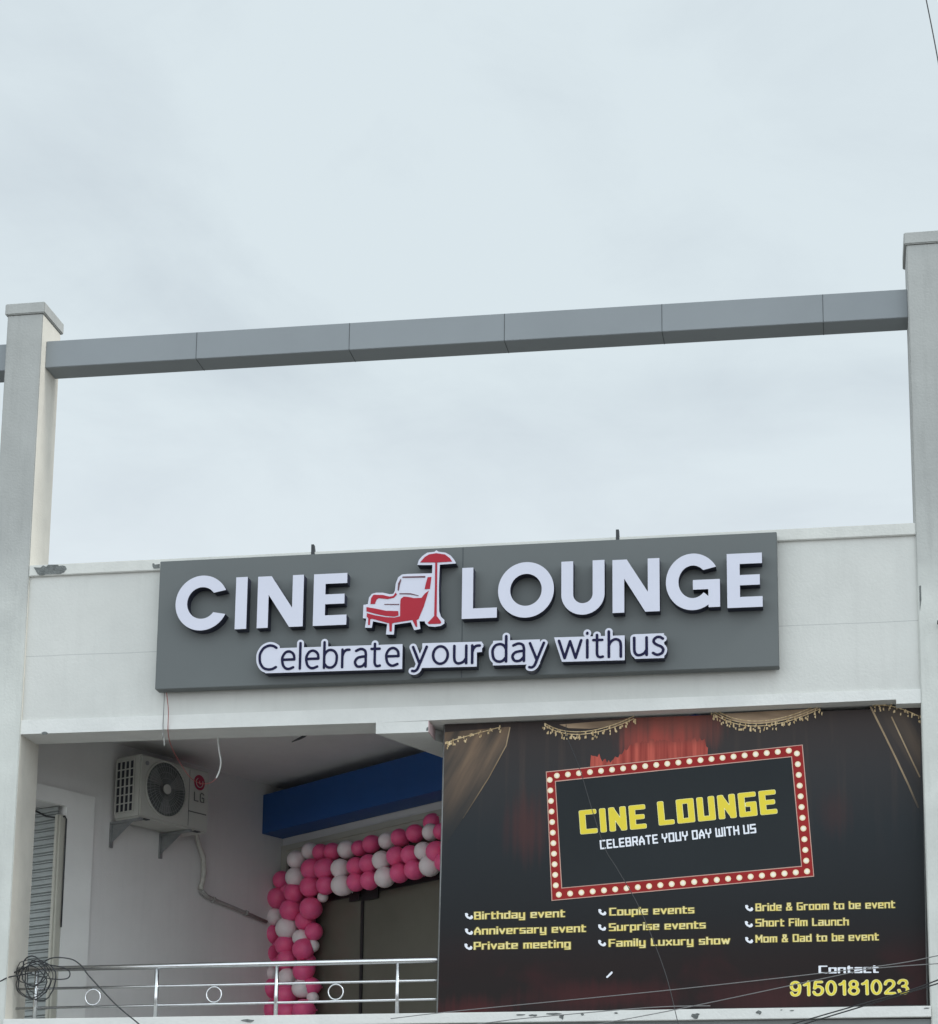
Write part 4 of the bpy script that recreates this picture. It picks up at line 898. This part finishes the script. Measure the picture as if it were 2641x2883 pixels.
# ================================================================ cables
def curve(pts, n=8):
    """smooth path through points"""
    P = [Vector(p) for p in pts]; out = []
    for i in range(len(P)-1):
        a_, b_, c_, d_ = P[max(i-1, 0)], P[i], P[i+1], P[min(i+2, len(P)-1)]
        for k in range(n):
            t_ = k/n; out.append(.5*((2*b_)+(c_-a_)*t_+(2*a_-5*b_+4*c_-d_)*t_*t_+(3*b_-a_-3*c_+d_)*t_**3))
    return out+[P[-1]]
def wire(pix, r, m, label, name='cable', cat='cable', group=None):
    o = MB().tube(curve([at(x, y, Y) for x, y, Y in pix]), r, 6).build(name, m); return tag(o, label, cat, group)
gp = 'overhead cables crossing in front of the poster'
wire([(2720, 2675, -2.2), (2641, 2690.5, -2), (2461, 2722, -1.6), (1900, 2786, -1), (1301, 2845, -.4), (1100, 2868, -.25)], .0036, M['greywire'], 'thin overhead cable crossing the poster just under the contact heading', 'overhead_cable', 'cable', gp)
wire([(2720, 2709, -2.2), (2641, 2713, -2), (2461, 2727, -1.7), (2361, 2746, -1.5), (1900, 2843, -1), (1565, 2905, -.7)], .0036, M['greywire'], 'overhead cable that runs flat by the right pillar then dips left past the phone number', 'overhead_cable', 'cable', gp)
wire([(2720, 2730, -3.2), (2641, 2759, -3), (2562, 2788, -2.8), (2401, 2834, -2.4), (2229, 2884, -2), (2100, 2925, -1.8)], .0048, M['wire'], 'upper of the paired cables by the lower right corner of the poster', 'overhead_cable', 'cable', gp)
wire([(2720, 2745, -3.2), (2641, 2769, -3), (2562, 2793, -2.8), (2420, 2836, -2.4), (2262, 2884, -2), (2150, 2922, -1.8)], .0048, M['wire'], 'lower of the paired cables by the lower right corner of the poster', 'overhead_cable', 'cable', gp)
wire([(1340, 2884, -.6), (1450, 2870, -.6), (1565, 2859, -.6), (1760, 2842, -.6), (1882, 2834, -.6), (2000, 2832, -.6)], .004, M['greywire'], 'thin cable lying along the slab edge under the event list', 'overhead_cable', 'cable', gp)
wire([(1594, 2040, .10), (1597, 2076, .08), (1630, 2157, .02), (1663, 2267, -.05), (1703, 2388, -.1), (1740, 2450, -.12), (1801, 2558, -.2), (1870, 2730, -.3), (1907, 2872, -.4), (1918, 2920, -.45)], .0036, M['wire'], 'thin dark wire hanging down over the middle of the poster', 'wire', 'wire')
wire([(2600, -40, -1.5), (2608, 0, -1.5), (2625, 85, -1.5), (2641, 170, -1.5), (2670, 330, -1.5)], .0052, M['wire'], 'single dark cable crossing the top right corner of the sky', 'overhead_cable', 'cable')
wire([(-60, 2790, -.25), (0, 2763, -.1), (25, 2751, .05), (60, 2745, .15), (90, 2738, .2)], .0065, M['wire'], 'black cable running from the left to the coil on the railing', 'cable')
wire([(120, 2712, .18), (140, 2699, .18), (168, 2696, .17), (205, 2702, .15), (232, 2722, .1), (246, 2742, .08), (285, 2785, 0), (330, 2832, -.1), (392, 2884, -.2), (440, 2930, -.3)], .006, M['wire'], 'black cable looping out of the coil and down past the railing rings', 'cable')
# untidy coil hung on the railing
cbm = MB(); rc = random.Random(21); CC = at(100, 2748, RY-.07)
for k in range(6):
    rx, rz = rc.uniform(.10, .20), rc.uniform(.09, .19); cx, cz = rc.uniform(-.05, .06), rc.uniform(-.06, .05); ph = rc.uniform(0, 6)
    cbm.tube([CC+Vector((cx+rx*math.cos(t_)*(1+.08*math.sin(3*t_+ph)), rc.uniform(-.012, .012)-.012*k+.03, cz+rz*math.sin(t_)*(1+.1*math.cos(2*t_+ph)))) for t_ in [2*math.pi*j/30 for j in range(30)]], .0035+.0006*k, 6, closed=True)
cbm.tube(curve([CC+Vector((-.24, 0, .01)), CC+Vector((-.1, -.03, .07)), CC+Vector((.05, -.03, .10)), CC+Vector((.28, 0, .06)), CC+Vector((.30, 0, -.02)), CC+Vector((.16, -.02, -.03)), CC+Vector((-.05, -.05, .02))]), .0055, 6)
tag(cbm.build('cable_coil', M['wire']), 'tangled coil of black cable tied to the railing beside the left pillar', 'cable coil')
wire([(463, 1950, -.03), (461, 2000, -.02), (459, 2040, 0), (460, 2068, .0), (459, 2078, .02)], .0035, M['greywire'], 'grey wire hanging from the lower left corner of the sign', 'wire', 'wire')
wire([(459, 2066, .0), (462, 2085, .05), (463, 2098, .1)], .006, M['whitewire'], 'short white wire end under the lintel beside the red wire', 'wire', 'wire')
wire([(469, 1950, -.03), (474, 2000, -.02), (473, 2050, 0), (476, 2080, .1), (487, 2112, .3), (510, 2153, .6), (535, 2188, .8), (560, 2204, .9), (580, 2207, .9), (598, 2201, .7), (609, 2191, .5)], .0036, M["redwire"], 'thin red wire drooping from the sign past the air conditioner', 'wire', 'wire')
wire([(614, 2076, .36), (614, 2090, .38), (617, 2115, .42), (622, 2145, .45), (618, 2170, .48), (609, 2191, .5)], .0075, M['whitewire'], 'curved white conduit end hanging under the lintel beside the air conditioner', 'conduit', 'conduit')
wire([(2640, 1752, -.05), (2655, 1752, -.06), (2665, 1751, -.06)], .02, M['darkiron'], 'small dark bolt end on the right pillar', 'bolt', 'bolt')
